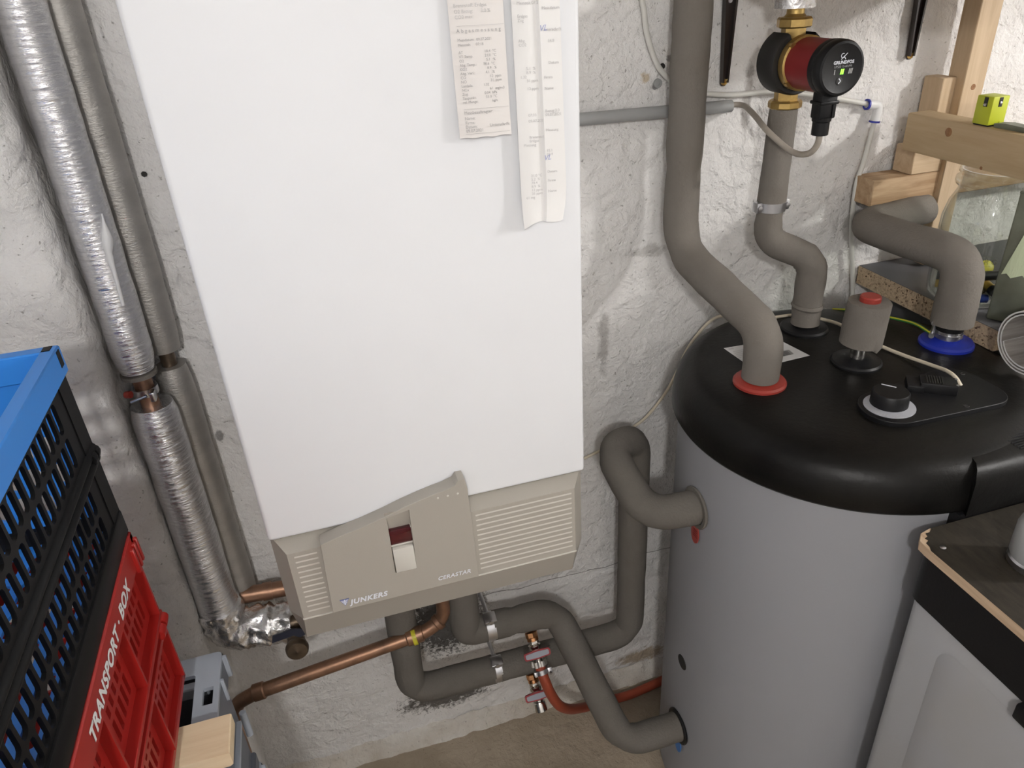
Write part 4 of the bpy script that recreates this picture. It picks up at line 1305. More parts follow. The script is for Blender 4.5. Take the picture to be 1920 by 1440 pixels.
# ------------------------------------------------------------------ shelf and brackets above
sh = [[(0.685, 0.76), (1.185, 0.76), (1.185, 1.215), (0.685, 1.215)], circle(0.774, 1.1, 0.038, 24)]
o = plate('wall_shelf', sh, 0.018, ((0, 0, 1.624), (1, 0, 0), (0, 1, 0)), M_PINE_X)
o['label'] = 'wooden wall shelf above the pump, carried by two dark brackets'
o['category'] = 'shelf'
for bx, zb, lab_ in ((0.728, 1.452, 'dark tapered shelf bracket beside the big grey pipe'), (1.108, 1.463, 'dark tapered shelf bracket near the wooden post')):
    t = thing('shelf_bracket', lab_, 'bracket', (bx, 1.215, zb), 'shelf brackets')
    b_ = MB()
    zt = 1.615
    y0 = 1.2165
    outl2 = [(-0.0055, zb + 0.004), (-0.003, zb), (0.003, zb), (0.0055, zb + 0.004), (0.0125, zt), (-0.0125, zt)]
    b_.prism(outl2, (bx, y0, 0), (1, 0, 0), (0, 0, 1), (0, -1, 0), 0.004)
    for s_ in (-1, 1):
        b_.prism([(s_ * 0.0055, zb + 0.006), (s_ * 0.0025, zb + 0.006), (s_ * 0.0085, zt), (s_ * 0.0125, zt)], (bx, y0 - 0.004, 0), (1, 0, 0), (0, 0, 1), (0, -1, 0), 0.007)
    build('wall_arm', b_, M_BRACKET, t, 25)
    build('shelf_arm', MB().box(bx - 0.010, bx + 0.010, 0.90, y0, 1.607, 1.6148, 0.001), M_BRACKET, t)
    build('screw', MB().lathe([(0.0056, 0), (0.0052, 0.003), (0.0022, 0.0036), (0.0016, 0.0018), (0, 0.0018)], (bx, y0 - 0.004, zb + 0.0065), (0, -1, 0), 14), M_SCREW, t)
    build('screw', MB().lathe([(0.004, 0), (0.0036, 0.002), (0, 0.0022)], (bx, y0 - 0.004, zb + 0.132), (0, -1, 0), 14), M_STEEL, t)

# ------------------------------------------------------------------ timber at the right
post = thing('wooden_post', 'upright pine batten standing against the wall', 'timber', (1.203, 1.168, 1.08))
build('batten', MB().box(1.180, 1.227, 1.148, 1.188, 1.075, 2.15, 0.0015, 1), M_PINE_Z, post)
build('knot', MB().lathe([(0.0055, 0), (0.005, 0.0006), (0, 0.0008)], (1.203, 1.1482, 1.414), (0, -1, 0), 14), M_KNOT, post)
single('wood_offcut', MB().box(1.150, 1.1795, 1.165, 1.212, 1.314, 1.432, 0.0015, 1), M_PINE_Z, 'short upright pine piece beside the post', 'timber', 'pine pieces at the right wall')
bm_ = thing('shelf_beam', 'thick pale pine beam pointing into the room above the jar', 'timber', (1.10, 0.8, 1.314))
build('beam', MB().box(1.08, 1.128, 0.45, 1.160, 1.3145, 1.3805, 0.003, 2), M_PINE_Y, bm_)
for (y, z, r) in ((1.060, 1.362, 0.008), (0.978, 1.318, 0.003)):
    build('knot', MB().lathe([(r, 0), (r * 0.9, 0.0005), (0, 0.0008)], (1.0803, y, z), (-1, 0, 0), 16), M_KNOT, bm_)
single('wood_offcut', MB().box(1.1125, 1.45, 1.158, 1.208, 1.2635, 1.314, 0.0015, 1), M_PINE_X, 'rough pine block wedged under the beam', 'timber', 'pine pieces at the right wall')
single('wood_batten', MB().box(1.032, 1.55, 1.158, 1.212, 1.2125, 1.263, 0.0015, 1), M_PINE_D, 'brown striped pine batten fixed along the wall', 'timber', 'pine pieces at the right wall')
plank = thing('chipboard_plank', 'chipboard plank with dark top beside the tank lid', 'plank', (1.28, 1.03, 1.0305))
build('core', MB().box(1.08, 1.5, 0.865, 1.212, 1.0305, 1.0685), M_CHIP, plank)
build('top_surface', MB().box(1.0805, 1.4995, 0.8655, 1.2115, 1.0685, 1.0695), M_DARKTOP, plank)

single('side_panel', MB().box(1.128, 1.148, 0.87, 1.205, 0.0, 1.0303, 0.001, 1), M_DARKTOP, 'dark grey upright panel carrying the chipboard plank', 'panel')

# glass jar with its contents
JX, JY, JZ = 1.150, 1.002, 1.0697
jar = thing('glass_jar', 'large clear preserving jar full of batteries and bulbs', 'jar', (JX, JY, JZ))
jp = [(0, 0.0015), (0.055, 0.0), (0.066, 0.003), (0.0715, 0.012), (0.0725, 0.03), (0.0735, 0.12), (0.0725, 0.15), (0.067, 0.176), (0.0595, 0.192), (0.057, 0.199), (0.0575, 0.205), (0.063, 0.208), (0.0645, 0.213), (0.0635, 0.219), (0.0585, 0.222), (0.0585, 0.226), (0.0615, 0.229), (0.061, 0.234), (0.056, 0.235)]
ip = [(0.053, 0.233), (0.053, 0.20), (0.0555, 0.191), (0.0635, 0.174), (0.069, 0.149), (0.070, 0.12), (0.069, 0.03), (0.067, 0.014), (0.06, 0.007), (0, 0.006)]
build('glass_body', MB().lathe(jp + ip, (JX, JY, JZ), (0, 0, 1), 64), M_GLASS, jar, 60)
# embossed maker's name following the glass
emm = mat('embossed_glass', (0.30, 0.29, 0.26), 0.1, spec=0.8)
for k, chh in enumerate('RUHRG'):
    a = math.radians(-152 + k * 8.2)
    d_ = Vector((math.cos(a), math.sin(a), 0))
    tdir = Vector((-math.sin(a), math.cos(a), 0))
    text('embossing', chh, 0.0125, (Vector((JX, JY, JZ + 0.088)) + d_ * 0.0738 + tdir * -0.004, tdir, (0, 0, 1)), M_GLASS, jar, 0.12, 0.0002, ext=0.0008)
rim_pts = [(math.radians(-158 + t_), dz) for t_, dz in ((0, 0.0), (-3, 0.006), (0, 0.014), (12, 0.0155), (24, 0.0155), (36, 0.0155))]
lo2 = [(math.radians(-158 + t_), dz) for t_, dz in ((0, 0.0), (12, -0.0015), (24, -0.0015), (36, -0.0015))]
eb = MB()
for seq in (rim_pts, lo2):
    eb.tube([(JX + 0.0737 * math.cos(a), JY + 0.0737 * math.sin(a), JZ + 0.086 + dz) for a, dz in seq], 0.0007, 8)
build('embossed_frame', eb, M_GLASS, jar)
random.seed(11)
M_BATT = [mat('battery_black', (0.012, 0.012, 0.013), 0.3), mat('battery_gold', (0.5, 0.33, 0.06), 0.3, 0.7), mat('battery_blue', (0.02, 0.05, 0.3), 0.35), mat('battery_green', (0.03, 0.12, 0.06), 0.35)]
M_REDEND = mat('battery_red', (0.5, 0.03, 0.02), 0.4)
M_YEL = mat('yellow_cap', (0.55, 0.50, 0.03), 0.4)


def battery(label, c, d, l, r, mbody, mend):
    c, d = Vector(c), Vector(d).normalized()
    t_ = thing('battery', label, 'battery', c, 'odds and ends in the glass jar')
    a, b = c - d * l / 2, c + d * l / 2
    build('cell_body', MB().cyl(a, b, r, 18, bev=0.0008), mbody, t_)
    build('end_band', MB().cyl(a - d * 0.0003, a + d * l * 0.28, r + 0.0002, 18), mend, t_)
    build('terminal', MB().cyl(b, b + d * 0.002, r * 0.4, 12), M_STEEL, t_)


def bulb(label, c, d, r):
    c, d = Vector(c), Vector(d).normalized()
    t_ = thing('light_bulb', label, 'bulb', c, 'odds and ends in the glass jar')
    build('globe', MB().lathe([(0.4 * r, 1.25 * r), (0.75 * r, 0.7 * r), (r, 0.0), (0.75 * r, -0.68 * r), (0.3 * r, -0.95 * r), (0, -r)], c, d, 20), M_BULB, t_)
    build('screw_base', MB().lathe([(0.42 * r, 1.2 * r), (0.45 * r, 1.25 * r), (0.45 * r, 2.2 * r), (0.2 * r, 2.45 * r), (0, 2.45 * r)], c, d, 16), M_BRASS, t_)


jc = Vector((JX, JY, JZ))
battery('black battery with red end lying on top in the jar', jc + Vector((-0.020, -0.040, 0.056)), (1, -0.35, 0.02), 0.05, 0.0085, M_BATT[0], M_REDEND)
battery('black and yellow battery slanting at the back of the jar', jc + Vector((-0.018, 0.008, 0.062)), (0.8, -0.6, -0.15), 0.06, 0.008, M_BATT[0], M_YEL)
battery('gold battery near the bottom of the jar', jc + Vector((-0.006, -0.043, 0.034)), (0.2, 0.9, 0.15), 0.04, 0.0085, M_BATT[1], M_BATT[0])
battery('blue battery at the right of the jar', jc + Vector((0.026, -0.040, 0.03)), (0.9, 0.3, 0.1), 0.04, 0.008, M_BATT[2], M_BATT[1])
battery('dark green battery at the left of the jar', jc + Vector((-0.042, 0.005, 0.022)), (0.1, 1, 0.1), 0.05, 0.008, M_BATT[3], M_BATT[0])
battery('black battery on the bottom of the jar', jc + Vector((0.0, 0.02, 0.017)), (1, 0.3, 0.0), 0.05, 0.0085, M_BATT[0], M_BATT[1])
battery('black battery leaning at the left wall of the jar', jc + Vector((-0.048, 0.024, 0.042)), (0.25, 0.3, 1), 0.048, 0.0075, M_BATT[0], M_BATT[1])
battery('green battery standing in the middle of the jar', jc + Vector((-0.012, -0.012, 0.038)), (0.1, 0.2, 1), 0.045, 0.0075, M_BATT[3], M_BATT[0])
battery('black battery lying front right in the jar', jc + Vector((0.026, -0.045, 0.052)), (0.9, 0.5, 0.1), 0.035, 0.0075, M_BATT[0], M_REDEND)
battery('blue battery lying on the jar bottom at the front', jc + Vector((-0.028, -0.044, 0.016)), (0.8, -0.5, 0.0), 0.035, 0.0075, M_BATT[2], M_BATT[0])
bulb('small clear bulb low at the front of the jar', jc + Vector((-0.008, -0.045, 0.019)), (0.3, 0.9, 0.2), 0.0095)
bulb('small clear bulb low at the left of the jar', jc + Vector((-0.046, -0.018, 0.040)), (0.8, 0.6, -0.1), 0.009)
single('yellow_cap', MB().lathe([(0, 0), (0.0125, 0), (0.0125, 0.004), (0.011, 0.005), (0, 0.005)], jc + Vector((-0.008, -0.028, 0.066)), (-0.3, -0.8, 0.5), 24), M_YEL, 'yellow round cap lying on the batteries', 'cap', 'odds and ends in the glass jar')
single('white_ring', MB().lathe([(0.0045, 0), (0.009, 0), (0.009, 0.003), (0.0045, 0.003), (0.0045, 0)], jc + Vector((0.020, -0.050, 0.044)), (-0.4, -0.8, 0.3), 20), M_LABEL, 'white ring beside the gold battery in the jar', 'ring', 'odds and ends in the glass jar')

# green-grey tin in front of the jar
tu, tv = Vector((0.485, -0.875, 0)).normalized(), Vector((0.875, 0.485, 0)).normalized()
t0_ = Vector((1.0985, 0.911, 0))
tc_ = t0_ + tu * 0.027 + tv * 0.014
tin = thing('tin_box', 'upright green-grey metal tin in front of the glass jar', 'tin', (tc_.x, tc_.y, 1.0697))
build('tin_body', MB().obox((tc_.x, tc_.y, 1.0697 + 0.1115), tu, tv, (0, 0, 1), 0.027, 0.014, 0.1115, 0.004), M_TIN, tin)
build('lid_seam', MB().obox((tc_.x, tc_.y, 1.0697 + 0.2215), tu, tv, (0, 0, 1), 0.0275, 0.0145, 0.002, 0.001), M_TIN, tin)
# pale green rag hanging over the tin
rg = MB()
vs, fs = [], []
for s_ in (0, 1):
    for j in range(13):
        for i in range(9):
            a, b = i / 8, j / 12
            z = 1.155 + 0.13 * b
            x0_ = 0.006 + 0.030 * b
            pos = t0_ + tu * (x0_ + (0.066 - x0_) * a) - tv * (0.004 + 0.0035 * math.sin(a * 9 + b * 2) * 0.5 + 0.0012 * s_)
            vs.append((pos.x, pos.y, z + (0.004 * math.sin(i * 2.1) if j == 0 else 0)))
for s_ in (0, 1):
    for j in range(12):
        for i in range(8):
            a = s_ * 117 + j * 9 + i
            fs.append((a, a + 1, a + 10, a + 9) if s_ else (a, a + 9, a + 10, a + 1))
bd = list(range(9)) + [j * 9 + 8 for j in range(1, 13)] + [12 * 9 + i for i in range(7, -1, -1)] + [j * 9 for j in range(11, 0, -1)]
for a, b in zip(bd, bd[1:] + bd[:1]):
    fs.append((a, b, b + 117, a + 117))
single('rag', rg.add(vs, fs), M_CLOTH, 'pale green rag hanging against the tin', 'cloth', ang=60)

# rolled vinyl lying on the lid
ra = Vector((1.0, 0.02, 0.0)).normalized()
rc = Vector((1.043, 0.783, 1.0915))
roll = thing('vinyl_roll', 'rolled sheet of white vinyl lying at the tank lid edge', 'roll', (rc.x + 0.15, rc.y + 0.04, 1.037))
sp = []
for k in range(75):
    a = 2 * PI * k / 32
    sp.append((0.0535 - 0.0050 * a / (2 * PI), a + 2.4))
cr_, sr_ = Vector((0, 0, 1)), ra.cross(Vector((0, 0, 1))).normalized()


def spiral(r_off):
    vs, fs = [], []
    for L_ in (0.0, 0.33):
        for r_, a in sp:
            vs.append(rc + ra * L_ + (cr_ * math.cos(a) + sr_ * math.sin(a)) * (r_ + r_off))
    n = len(sp)
    for i in range(n - 1):
        fs.append((i, i + 1, n + i + 1, n + i))
    return vs, fs


vo, fo = spiral(0.0)
vi, fi = spiral(-0.0024)
n = len(sp)
k = len(vo)
edge = [(i, i + 1, k + i + 1, k + i) for i in range(n - 1)] + [(n + i, k + n + i, k + n + i + 1, n + i + 1) for i in range(n - 1)]
build('vinyl_back', MB().add(vo + vi, fo + edge), M_ROLL, roll, 50)
vi2, fi2 = spiral(-0.0026)
build('vinyl_face', MB().add(vi2, fi2), M_ROLLIN, roll, 50)

# small yellow-green gadget on the beam
lz = 1.3808
gd = thing('lime_gadget', 'small lime green cube with dark slots standing on the beam', 'gadget', (1.101, 1.006, lz))
build('cube_body', MB().box(1.085, 1.117, 0.990, 1.022, lz + 0.002, lz + 0.046, 0.0012), M_LIME, gd)
build('cube_base', MB().box(1.0865, 1.1155, 0.9915, 1.0205, lz, lz + 0.003), M_BLACK, gd)
build('slot', MB().box(1.0842, 1.092, 1.0, 1.007, lz + 0.030, lz + 0.0445).box(1.097, 1.1035, 0.9892, 0.996, lz + 0.030, lz + 0.0445), M_BLACK_M, gd)
build('slot_wheel', MB().cyl((1.086, 1.001, lz + 0.033), (1.086, 1.006, lz + 0.033), 0.003, 12).cyl((1.0985, 0.991, lz + 0.036), (1.102, 0.991, lz + 0.036), 0.003, 12), M_STEEL, gd)
build('tab', MB().box(1.106, 1.110, 0.9885, 0.991, lz + 0.001, lz + 0.007), M_LIME, gd)
single('lime_strip', MB().prism([(0, 0), (0.06, 0.0), (0.06, 0.0075), (0.02, 0.0085), (0.0, 0.006)], (1.092, 0.985, lz), (0, -1, 0), (0, 0, 1), (1, 0, 0), 0.02), M_TIN, 'flat green strip lying on the beam next to the lime cube', 'tool')

# ------------------------------------------------------------------ grey bin with plywood at the lower right
binn = thing('storage_bin', 'light grey plastic bin with black rim in front of the tank', 'bin', (0.88, 0.42, 0.0))
bo_ = rrect(0.712, 1.08, 0.22, 0.590, 0.022, 6)
bodyb = MB()
vs, fs = [], []
lay = [(0.0, 0.004), (0.01, 0.0), (0.852, 0.0), (0.854, 0.002)]
nb = len(bo_)
cxb, cyb = 0.896, 0.405
for z, ins in lay:
    for p in bo_:
        vs.append((p[0] + (cxb - p[0]) * ins * 3, p[1] + (cyb - p[1]) * ins * 3, z))
for j in range(len(lay) - 1):
    for i in range(nb):
        fs.append((j * nb + i, j * nb + (i + 1) % nb, (j + 1) * nb + (i + 1) % nb, (j + 1) * nb + i))
fs += [tuple(range(nb - 1, -1, -1)), tuple(range(3 * nb, 4 * nb))]
body_ = build('bin_body', bodyb.add(vs, fs), M_BIN, binn)
# raised side panel with rounded upper corner
pp = []
y_a, z_a = 0.505, 0.800
pp = [(0.26, 0.05), (y_a, 0.05)] + [(y_a - 0.03 + 0.03 * math.cos(math.radians(t_)), z_a - 0.03 + 0.03 * math.sin(math.radians(t_))) for t_ in range(0, 91, 15)] + [(0.26, z_a)]
pq = [(p[0] + (0.016 if p[0] > 0.4 else 0), p[1] + (0.020 if p[1] > 0.5 else 0)) for p in pp]
sv = [(0.7115, p[0], p[1]) for p in pq] + [(0.7085, p[0], p[1]) for p in pp]
npp = len(pp)
sf = [(i, (i + 1) % npp, npp + (i + 1) % npp, npp + i) for i in range(npp)] + [tuple(range(npp, 2 * npp))]
build('side_panel', MB().add(sv, sf), M_BIN, body_, 20)
build('rim', MB().prism(rrect(0.708, 1.085, 0.215, 0.594, 0.024, 6), (0, 0, 0.852), (1, 0, 0), (0, 1, 0), (0, 0, 1), 0.0825), M_BLACK, binn, 30)
build('latch', MB().box(0.699, 0.712, 0.35, 0.402, 0.828, 0.853, 0.003), M_BLACK, binn)
ply = thing('plywood_board', 'dark faced plywood board lying on the grey bin', 'board', (0.88, 0.40, 0.9345))
po = [(0.703, 0.20), (1.10, 0.20), (1.10, 0.604), (0.733, 0.604), (0.716, 0.600), (0.7045, 0.588), (0.7030, 0.575)]
build('veneer_edge', MB().prism(po, (0, 0, 0.9347), (1, 0, 0), (0, 1, 0), (0, 0, 1), 0.0143), M_PLYEDGE, ply, 30)
pi_ = [(0.7035, 0.20), (1.10, 0.20), (1.10, 0.604), (0.737, 0.604), (0.728, 0.5975), (0.722, 0.598), (0.720, 0.592), (0.714, 0.590), (0.715, 0.585), (0.7085, 0.582), (0.7075, 0.575), (0.7035, 0.568)]
build('dark_face', MB().prism(pi_, (0, 0, 0.949), (1, 0, 0), (0, 1, 0), (0, 0, 1), 0.0006), M_PLYTOP, ply, 0)
build('nail_head', MB().lathe([(0.0042, 0), (0.0035, 0.0006), (0, 0.0008)], (0.7225, 0.568, 0.9495), (0, 0, 1), 14), M_STEEL, ply)
jr = thing('spray_can', 'grey cylinder with shiny foot standing on the plywood board', 'can', (0.803, 0.503, 0.9498))
build('can_body', MB().lathe([(0.030, 0.012), (0.0325, 0.018), (0.0325, 0.058), (0.0305, 0.066), (0.0285, 0.070), (0.0285, 0.130), (0.022, 0.138), (0, 0.138)], (0.803, 0.503, 0.9498), (0, 0, 1), 36), M_CONDUIT, jr)
build('can_foot', MB().lathe([(0, 0), (0.030, 0), (0.0328, 0.003), (0.0328, 0.011), (0.030, 0.014)], (0.803, 0.503, 0.9498), (0, 0, 1), 36), M_STEEL, jr)


# ------------------------------------------------------------------ folding crates on the left
def slots(x0, x1, z0, z1, nx_, nz_, fx, fz, r):
    out = []
    px_, pz_ = (x1 - x0) / nx_, (z1 - z0) / nz_
    for j in range(nz_):
        for i in range(nx_):
            cx_, cz_ = x0 + (i + 0.5) * px_, z0 + (j + 0.5) * pz_
            out.append(rrect(cx_ - px_ * fx / 2, cx_ + px_ * fx / 2, cz_ - pz_ * fz / 2, cz_ + pz_ * fz / 2, r, 2))
    return out


def rect(x0, x1, z0, z1):
    return [(x0, z0), (x1, z0), (x1, z1), (x0, z1)]


CXR, CYB = -0.280, 0.802        # right and back planes of the crate stack
CW, CL = 0.345, 0.475
XLc, YFc = CXR - CW, CYB - CL

# top crate: blue with black lattice sides
z0, z1 = 1.088, 1.335
c1 = thing('folding_crate', 'blue folding crate with black lattice side, topmost of its stack', 'crate', ((CXR + XLc) / 2, (CYB + YFc) / 2, z0), 'stacked folding crates')
rim = MB()
for (xa, xb, ya, yb) in ((CXR - 0.012, CXR + 0.004, YFc - 0.004, CYB + 0.004), (XLc - 0.004, XLc + 0.012, YFc - 0.004, CYB + 0.004), (XLc, CXR, CYB - 0.012, CYB + 0.004), (XLc, CXR, YFc - 0.004, YFc + 0.012)):
    rim.box(xa, xb, ya, yb, z1 - 0.031, z1, 0.0015, 1)
rimo = build('rim', rim, M_CR_BLUE, c1)
build('corner_slot', MB().box(CXR + 0.0035, CXR + 0.0045, CYB - 0.013, CYB - 0.003, z1 - 0.020, z1 - 0.002), M_CR_BLACK, rimo)
build('corner_slot', MB().box(CXR - 0.010, CXR - 0.002, CYB - 0.009, CYB + 0.002, z1 - 0.001, z1 + 0.0004), M_CR_BLACK, rimo)
zm = (z0 + z1) / 2 - 0.006
Fs = lambda x_: ((x_, 0, 0), (0, 1, 0), (0, 0, 1))
for (xp, mt) in ((CXR - 0.003, M_CR_BLACK), (XLc + 0.003, M_CR_BLUE)):
    for (za, zb) in ((zm + 0.010, z1 - 0.030), (z0 + 0.030, zm - 0.010)):
        lp = [rect(YFc + 0.006, CYB - 0.004, za, zb)] + slots(YFc + 0.03, CYB - 0.052, za + 0.004, zb - 0.004, 21, 2, 0.72, 0.84, 0.005)
        plate('side_lattice', lp, 0.004, Fs(xp), mt, c1)
    hb = MB().cyl((xp, YFc + 0.004, zm + 0.005), (xp, CYB - 0.002, zm + 0.005), 0.0065, 12).cyl((xp, YFc + 0.004, zm - 0.008), (xp, CYB - 0.002, zm - 0.008), 0.0065, 12)
    for yk in (CYB - 0.006, CYB - 0.02, YFc + 0.02):
        hb.lathe([(0, -0.005), (0.009, -0.005), (0.0095, 0), (0.009, 0.005), (0, 0.005)], (xp, yk, zm), (0, 1, 0), 12)
    build('hinge_bar', hb, mt, c1)
for (yp) in (CYB - 0.003, YFc + 0.003):
    lp = [rect(XLc + 0.004, CXR - 0.004, z0 + 0.03, z1 - 0.030)] + slots(XLc + 0.03, CXR - 0.03, z0 + 0.045, z1 - 0.06, 12, 4, 0.6, 0.75, 0.006)
    plate('end_panel', lp, 0.004, ((0, yp, 0), (1, 0, 0), (0, 0, 1)), M_CR_BLUE, c1)
for (xp, yp) in ((CXR, CYB), (CXR, YFc), (XLc, CYB), (XLc, YFc)):
    sx_, sy_ = (1 if xp == CXR else -1), (1 if yp == CYB else -1)
    build('corner_post', MB().box(min(xp, xp - sx_ * 0.006), max(xp, xp - sx_ * 0.006), min(yp, yp - sy_ * 0.03), max(yp, yp - sy_ * 0.03), z0 + 0.03, z1 - 0.030), M_CR_BLACK, c1)
lp = [rect(XLc + 0.002, CXR - 0.002, YFc + 0.002, CYB - 0.002)] + slots(XLc + 0.02, CXR - 0.02, YFc + 0.02, CYB - 0.02, 12, 9, 0.6, 0.72, 0.005)
plate('base_panel', lp, 0.004, ((0, 0, z0 + 0.012), (1, 0, 0), (0, 1, 0)), M_CR_BLUE, c1)
br = MB()
for (xa, xb, ya, yb) in ((CXR - 0.012, CXR + 0.002, YFc, CYB), (XLc - 0.002, XLc + 0.012, YFc, CYB), (XLc, CXR, CYB - 0.012, CYB), (XLc, CXR, YFc, YFc + 0.012)):
    br.box(xa, xb, ya, yb, z0, z0 + 0.033, 0.003, 2)
build('base_rim', br, M_CR_BLACK, c1)

# middle crate: red with white lettering
z0, z1 = 0.832, 1.0875
c2 = thing('folding_crate', 'red folding crate with white lettering on its rim', 'crate', ((CXR + XLc) / 2, (CYB + YFc) / 2, 0.8148), 'stacked folding crates')
XR2 = CXR + 0.003
rim = MB()
for (xa, xb, ya, yb) in ((XR2 - 0.014, XR2, YFc - 0.004, CYB), (XLc - 0.004, XLc + 0.012, YFc - 0.004, CYB), (XLc, XR2, CYB - 0.012, CYB), (XLc, XR2, YFc - 0.004, YFc + 0.012)):
    rim.box(xa, xb, ya, yb, z1 - 0.040, z1, 0.002, 1)
rimo = build('rim', rim, M_CR_RED, c2)
lat = MB()
for k in range(3):
    lat.box(XR2 - 0.002, XR2 + 0.004, CYB - 0.006 - k * 0.011, CYB + 0.0 - k * 0.011, z1 - 0.045, z1 - 0.010, 0.001, 1)
build('corner_latch', lat, M_CR_RED, rimo)
text('lettering', 'TRANSPORT · BOX', 0.0226, ((XR2 + 0.0006, 0.524, z1 - 0.0305), (0, 1, 0), (0, 0, 1)), M_CRTXT, c2, 0.18, 0.0007, space=1.08)
zm = (z0 + z1) / 2 - 0.014
for (xp) in (CXR - 0.012, XLc + 0.010):
    for (za, zb) in ((zm + 0.008, z1 - 0.038), (z0 + 0.012, zm - 0.008)):
        lp = [rect(YFc + 0.004, CYB - 0.004, za, zb)]
        nbay = 4
        for q in range(nbay):
            ya = YFc + 0.008 + q * (CL - 0.016) / nbay
            lp += slots(ya + 0.012, ya + (CL - 0.016) / nbay - 0.012, za + 0.014, zb - 0.010, 6, 2, 0.55, 0.80, 0.0015)
        plate('side_lattice', lp, 0.004, Fs(xp), M_CR_RED, c2)
for q in range(5):
    y = YFc + 0.004 + q * (CL - 0.012) / 4
    for (za, zb) in ((zm + 0.006, z1 - 0.036), (z0 + 0.010, zm - 0.006)):
        build('side_rib', MB().prism([(CXR - 0.011, za), (CXR + 0.002, za), (CXR + 0.002, zb), (CXR - 0.011, zb)], (0, y - 0.002, 0), (1, 0, 0), (0, 0, 1), (0, 1, 0), 0.004), M_CR_RED, c2)
hb = MB()
for dz in (0.0085, -0.0085):
    hb.box(CXR - 0.011, CXR + 0.003, YFc, CYB - 0.001, zm + dz - 0.0035, zm + dz + 0.0035, 0.001, 1)
for yk in (CYB - 0.010, CYB - 0.03, YFc + 0.1, YFc + 0.02):
    hb.lathe([(0, -0.008), (0.0075, -0.008), (0.008, 0), (0.0075, 0.008), (0, 0.008)], (CXR + 0.001, yk, zm), (0, 1, 0), 12)
build('hinge_bar', hb, M_CR_RED, c2)
for (yp) in (CYB - 0.003, YFc + 0.003):
    lp = [rect(XLc + 0.004, CXR - 0.002, z0 + 0.01, z1 - 0.038)] + slots(XLc + 0.03, CXR - 0.03, z0 + 0.03, z1 - 0.06, 12, 4, 0.5, 0.75, 0.003)
    plate('end_panel', lp, 0.004, ((0, yp, 0), (1, 0, 0), (0, 0, 1)), M_CR_RED, c2)
for (xp, yp) in ((CXR, CYB), (CXR, YFc), (XLc, CYB), (XLc, YFc)):
    sx_, sy_ = (1 if xp == CXR else -1), (1 if yp == CYB else -1)
    build('corner_post', MB().box(min(xp, xp - sx_ * 0.012), max(xp, xp - sx_ * 0.012), min(yp, yp - sy_ * 0.008), max(yp, yp - sy_ * 0.008), z0, z1 - 0.036), M_CR_RED, c2)
build('base_panel', MB().box(XLc, CXR, YFc, CYB, z0, z0 + 0.012, 0.002, 1).box(XLc + 0.03, CXR - 0.035, YFc + 0.03, CYB - 0.05, 0.8148, z0 + 0.004), M_CR_RED, c2)

# grey crate below, larger, with two more under it
GX, GY, GW, GL = -0.246, 0.872, 0.40, 0.60
z0, z1 = 0.527, 0.790
XLg, YFg = GX - GW, GY - GL
c3 = thing('folding_crate', 'grey folding crate carrying the red one', 'crate', ((GX + XLg) / 2, (GY + YFg) / 2, z0), 'stacked folding crates')
lp = [rrect(XLg, GX, YFg, GY, 0.006, 3), rrect(XLg + 0.034, GX - 0.034, YFg + 0.034, GY - 0.034, 0.004, 3)]
for q in range(8):
    y = GY - 0.075 - q * 0.065
    lp.append(rect(GX - 0.022, GX - 0.008, y - 0.018, y + 0.012))
    lp.append(rect(XLg + 0.008, XLg + 0.022, y - 0.018, y + 0.012))
plate('rim', lp, 0.007, ((0, 0, z1 - 0.0037), (1, 0, 0), (0, 1, 0)), M_CR_GREY, c3)
rs = MB()
for (xa, xb, ya, yb) in ((GX - 0.004, GX, YFg, GY), (XLg, XLg + 0.004, YFg, GY), (XLg, GX, GY - 0.004, GY), (XLg, GX, YFg, YFg + 0.004)):
    rs.box(xa, xb, ya, yb, z1 - 0.045, z1 - 0.006)
build('rim_skirt', rs, M_CR_GREY_D, c3)
for q in range(5):
    y = GY - 0.006 - q * 0.13
    build('rim_rib', MB().box(GX - 0.001, GX + 0.006, y - 0.006, y, z1 - 0.045, z1 - 0.003, 0.001, 1), M_CR_GREY, c3)
    build('rim_rib', MB().box(GX - 0.001, GX + 0.004, y - 0.05, y - 0.044, z1 - 0.045, z1 - 0.003, 0.001, 1), M_CR_GREY, c3)
for xp in (GX - 0.012, XLg + 0.012):
    build('side_panel', MB().box(xp - 0.003, xp + 0.003, YFg + 0.01, GY - 0.006, z0 + 0.02, z1 - 0.04), M_CR_GREY_D, c3)
for yp in (GY - 0.012, YFg + 0.012):
    build('end_panel', MB().box(XLg + 0.01, GX - 0.01, yp - 0.003, yp + 0.003, z0 + 0.02, z1 - 0.04), M_CR_GREY_D, c3)
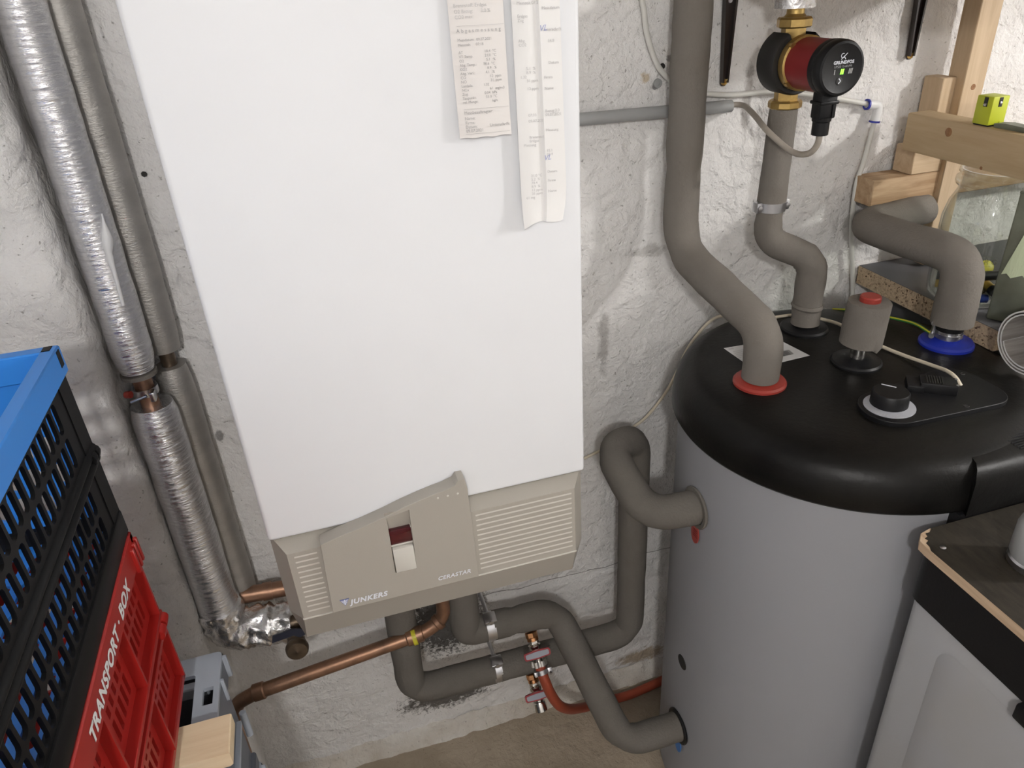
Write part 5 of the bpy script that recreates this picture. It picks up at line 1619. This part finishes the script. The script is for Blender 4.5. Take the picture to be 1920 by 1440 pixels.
build('inner_ledge', MB().box(XLg + 0.02, GX - 0.02, GY - 0.05, GY - 0.036, z1 - 0.030, z1 - 0.010, 0.002, 1).cyl((GX - 0.13, GY - 0.052, z1 - 0.014), (GX - 0.075, GY - 0.052, z1 - 0.014), 0.006, 12), M_CR_GREY, c3)
hg = MB().cyl((GX - 0.001, GY - 0.004, 0.600), (GX - 0.001, GY - 0.004, 0.655), 0.0055, 14, bev=0.001)
hg.box(GX - 0.014, GX - 0.002, YFg + 0.01, GY - 0.02, 0.648, 0.656)
build('hinge_pin', hg, M_CR_GREY, c3)
build('base_panel', MB().box(XLg + 0.002, GX - 0.002, YFg + 0.002, GY - 0.002, z0 + 0.001, z0 + 0.03, 0.003, 1), M_CR_GREY_D, c3)
copy_thing(c3, (c3.location.x, c3.location.y, 0.2635), 'second grey folding crate, under the uppermost grey one')
copy_thing(c3, (c3.location.x, c3.location.y, 0.0), 'lowest grey folding crate, standing on the floor')

for ya, lab_ in ((0.672, 'pale pine board end sticking out between the grey and the red crate'), (0.42, 'second pale pine board under the front of the red crate')):
    blk = thing('pine_board', lab_, 'timber', (-0.40, ya + 0.03, 0.7903), 'boards under the red crate')
    build('board', MB().prism([(-0.58, 0.7903), (-0.2255, 0.7903), (-0.2215, 0.793), (-0.2215, 0.813), (-0.223, 0.8145), (-0.58, 0.8145)], (0, ya, 0), (1, 0, 0), (0, 0, 1), (0, 1, 0), 0.060), M_PINE_PALE, blk, 20)
pot = thing('clay_pot', 'brown rounded pot lying inside the grey crate', 'pot', (-0.325, 0.79, 0.557))
pcv = Vector((-0.318, 0.775, 0.655))
build('pot_body', MB().lathe([(0, -0.10), (0.028, -0.098), (0.034, -0.05), (0.036, 0.0), (0.03, 0.03), (0.018, 0.042), (0.016, 0.06), (0.0, 0.06)], pcv, (0.25, 0.15, 1), 28), M_BROWN, pot)
build('pot_neck', MB().lathe([(0.0165, 0.055), (0.0215, 0.057), (0.0215, 0.066), (0.0165, 0.068), (0.0, 0.064)], pcv, (0.25, 0.15, 1), 24), M_BROWN, pot)
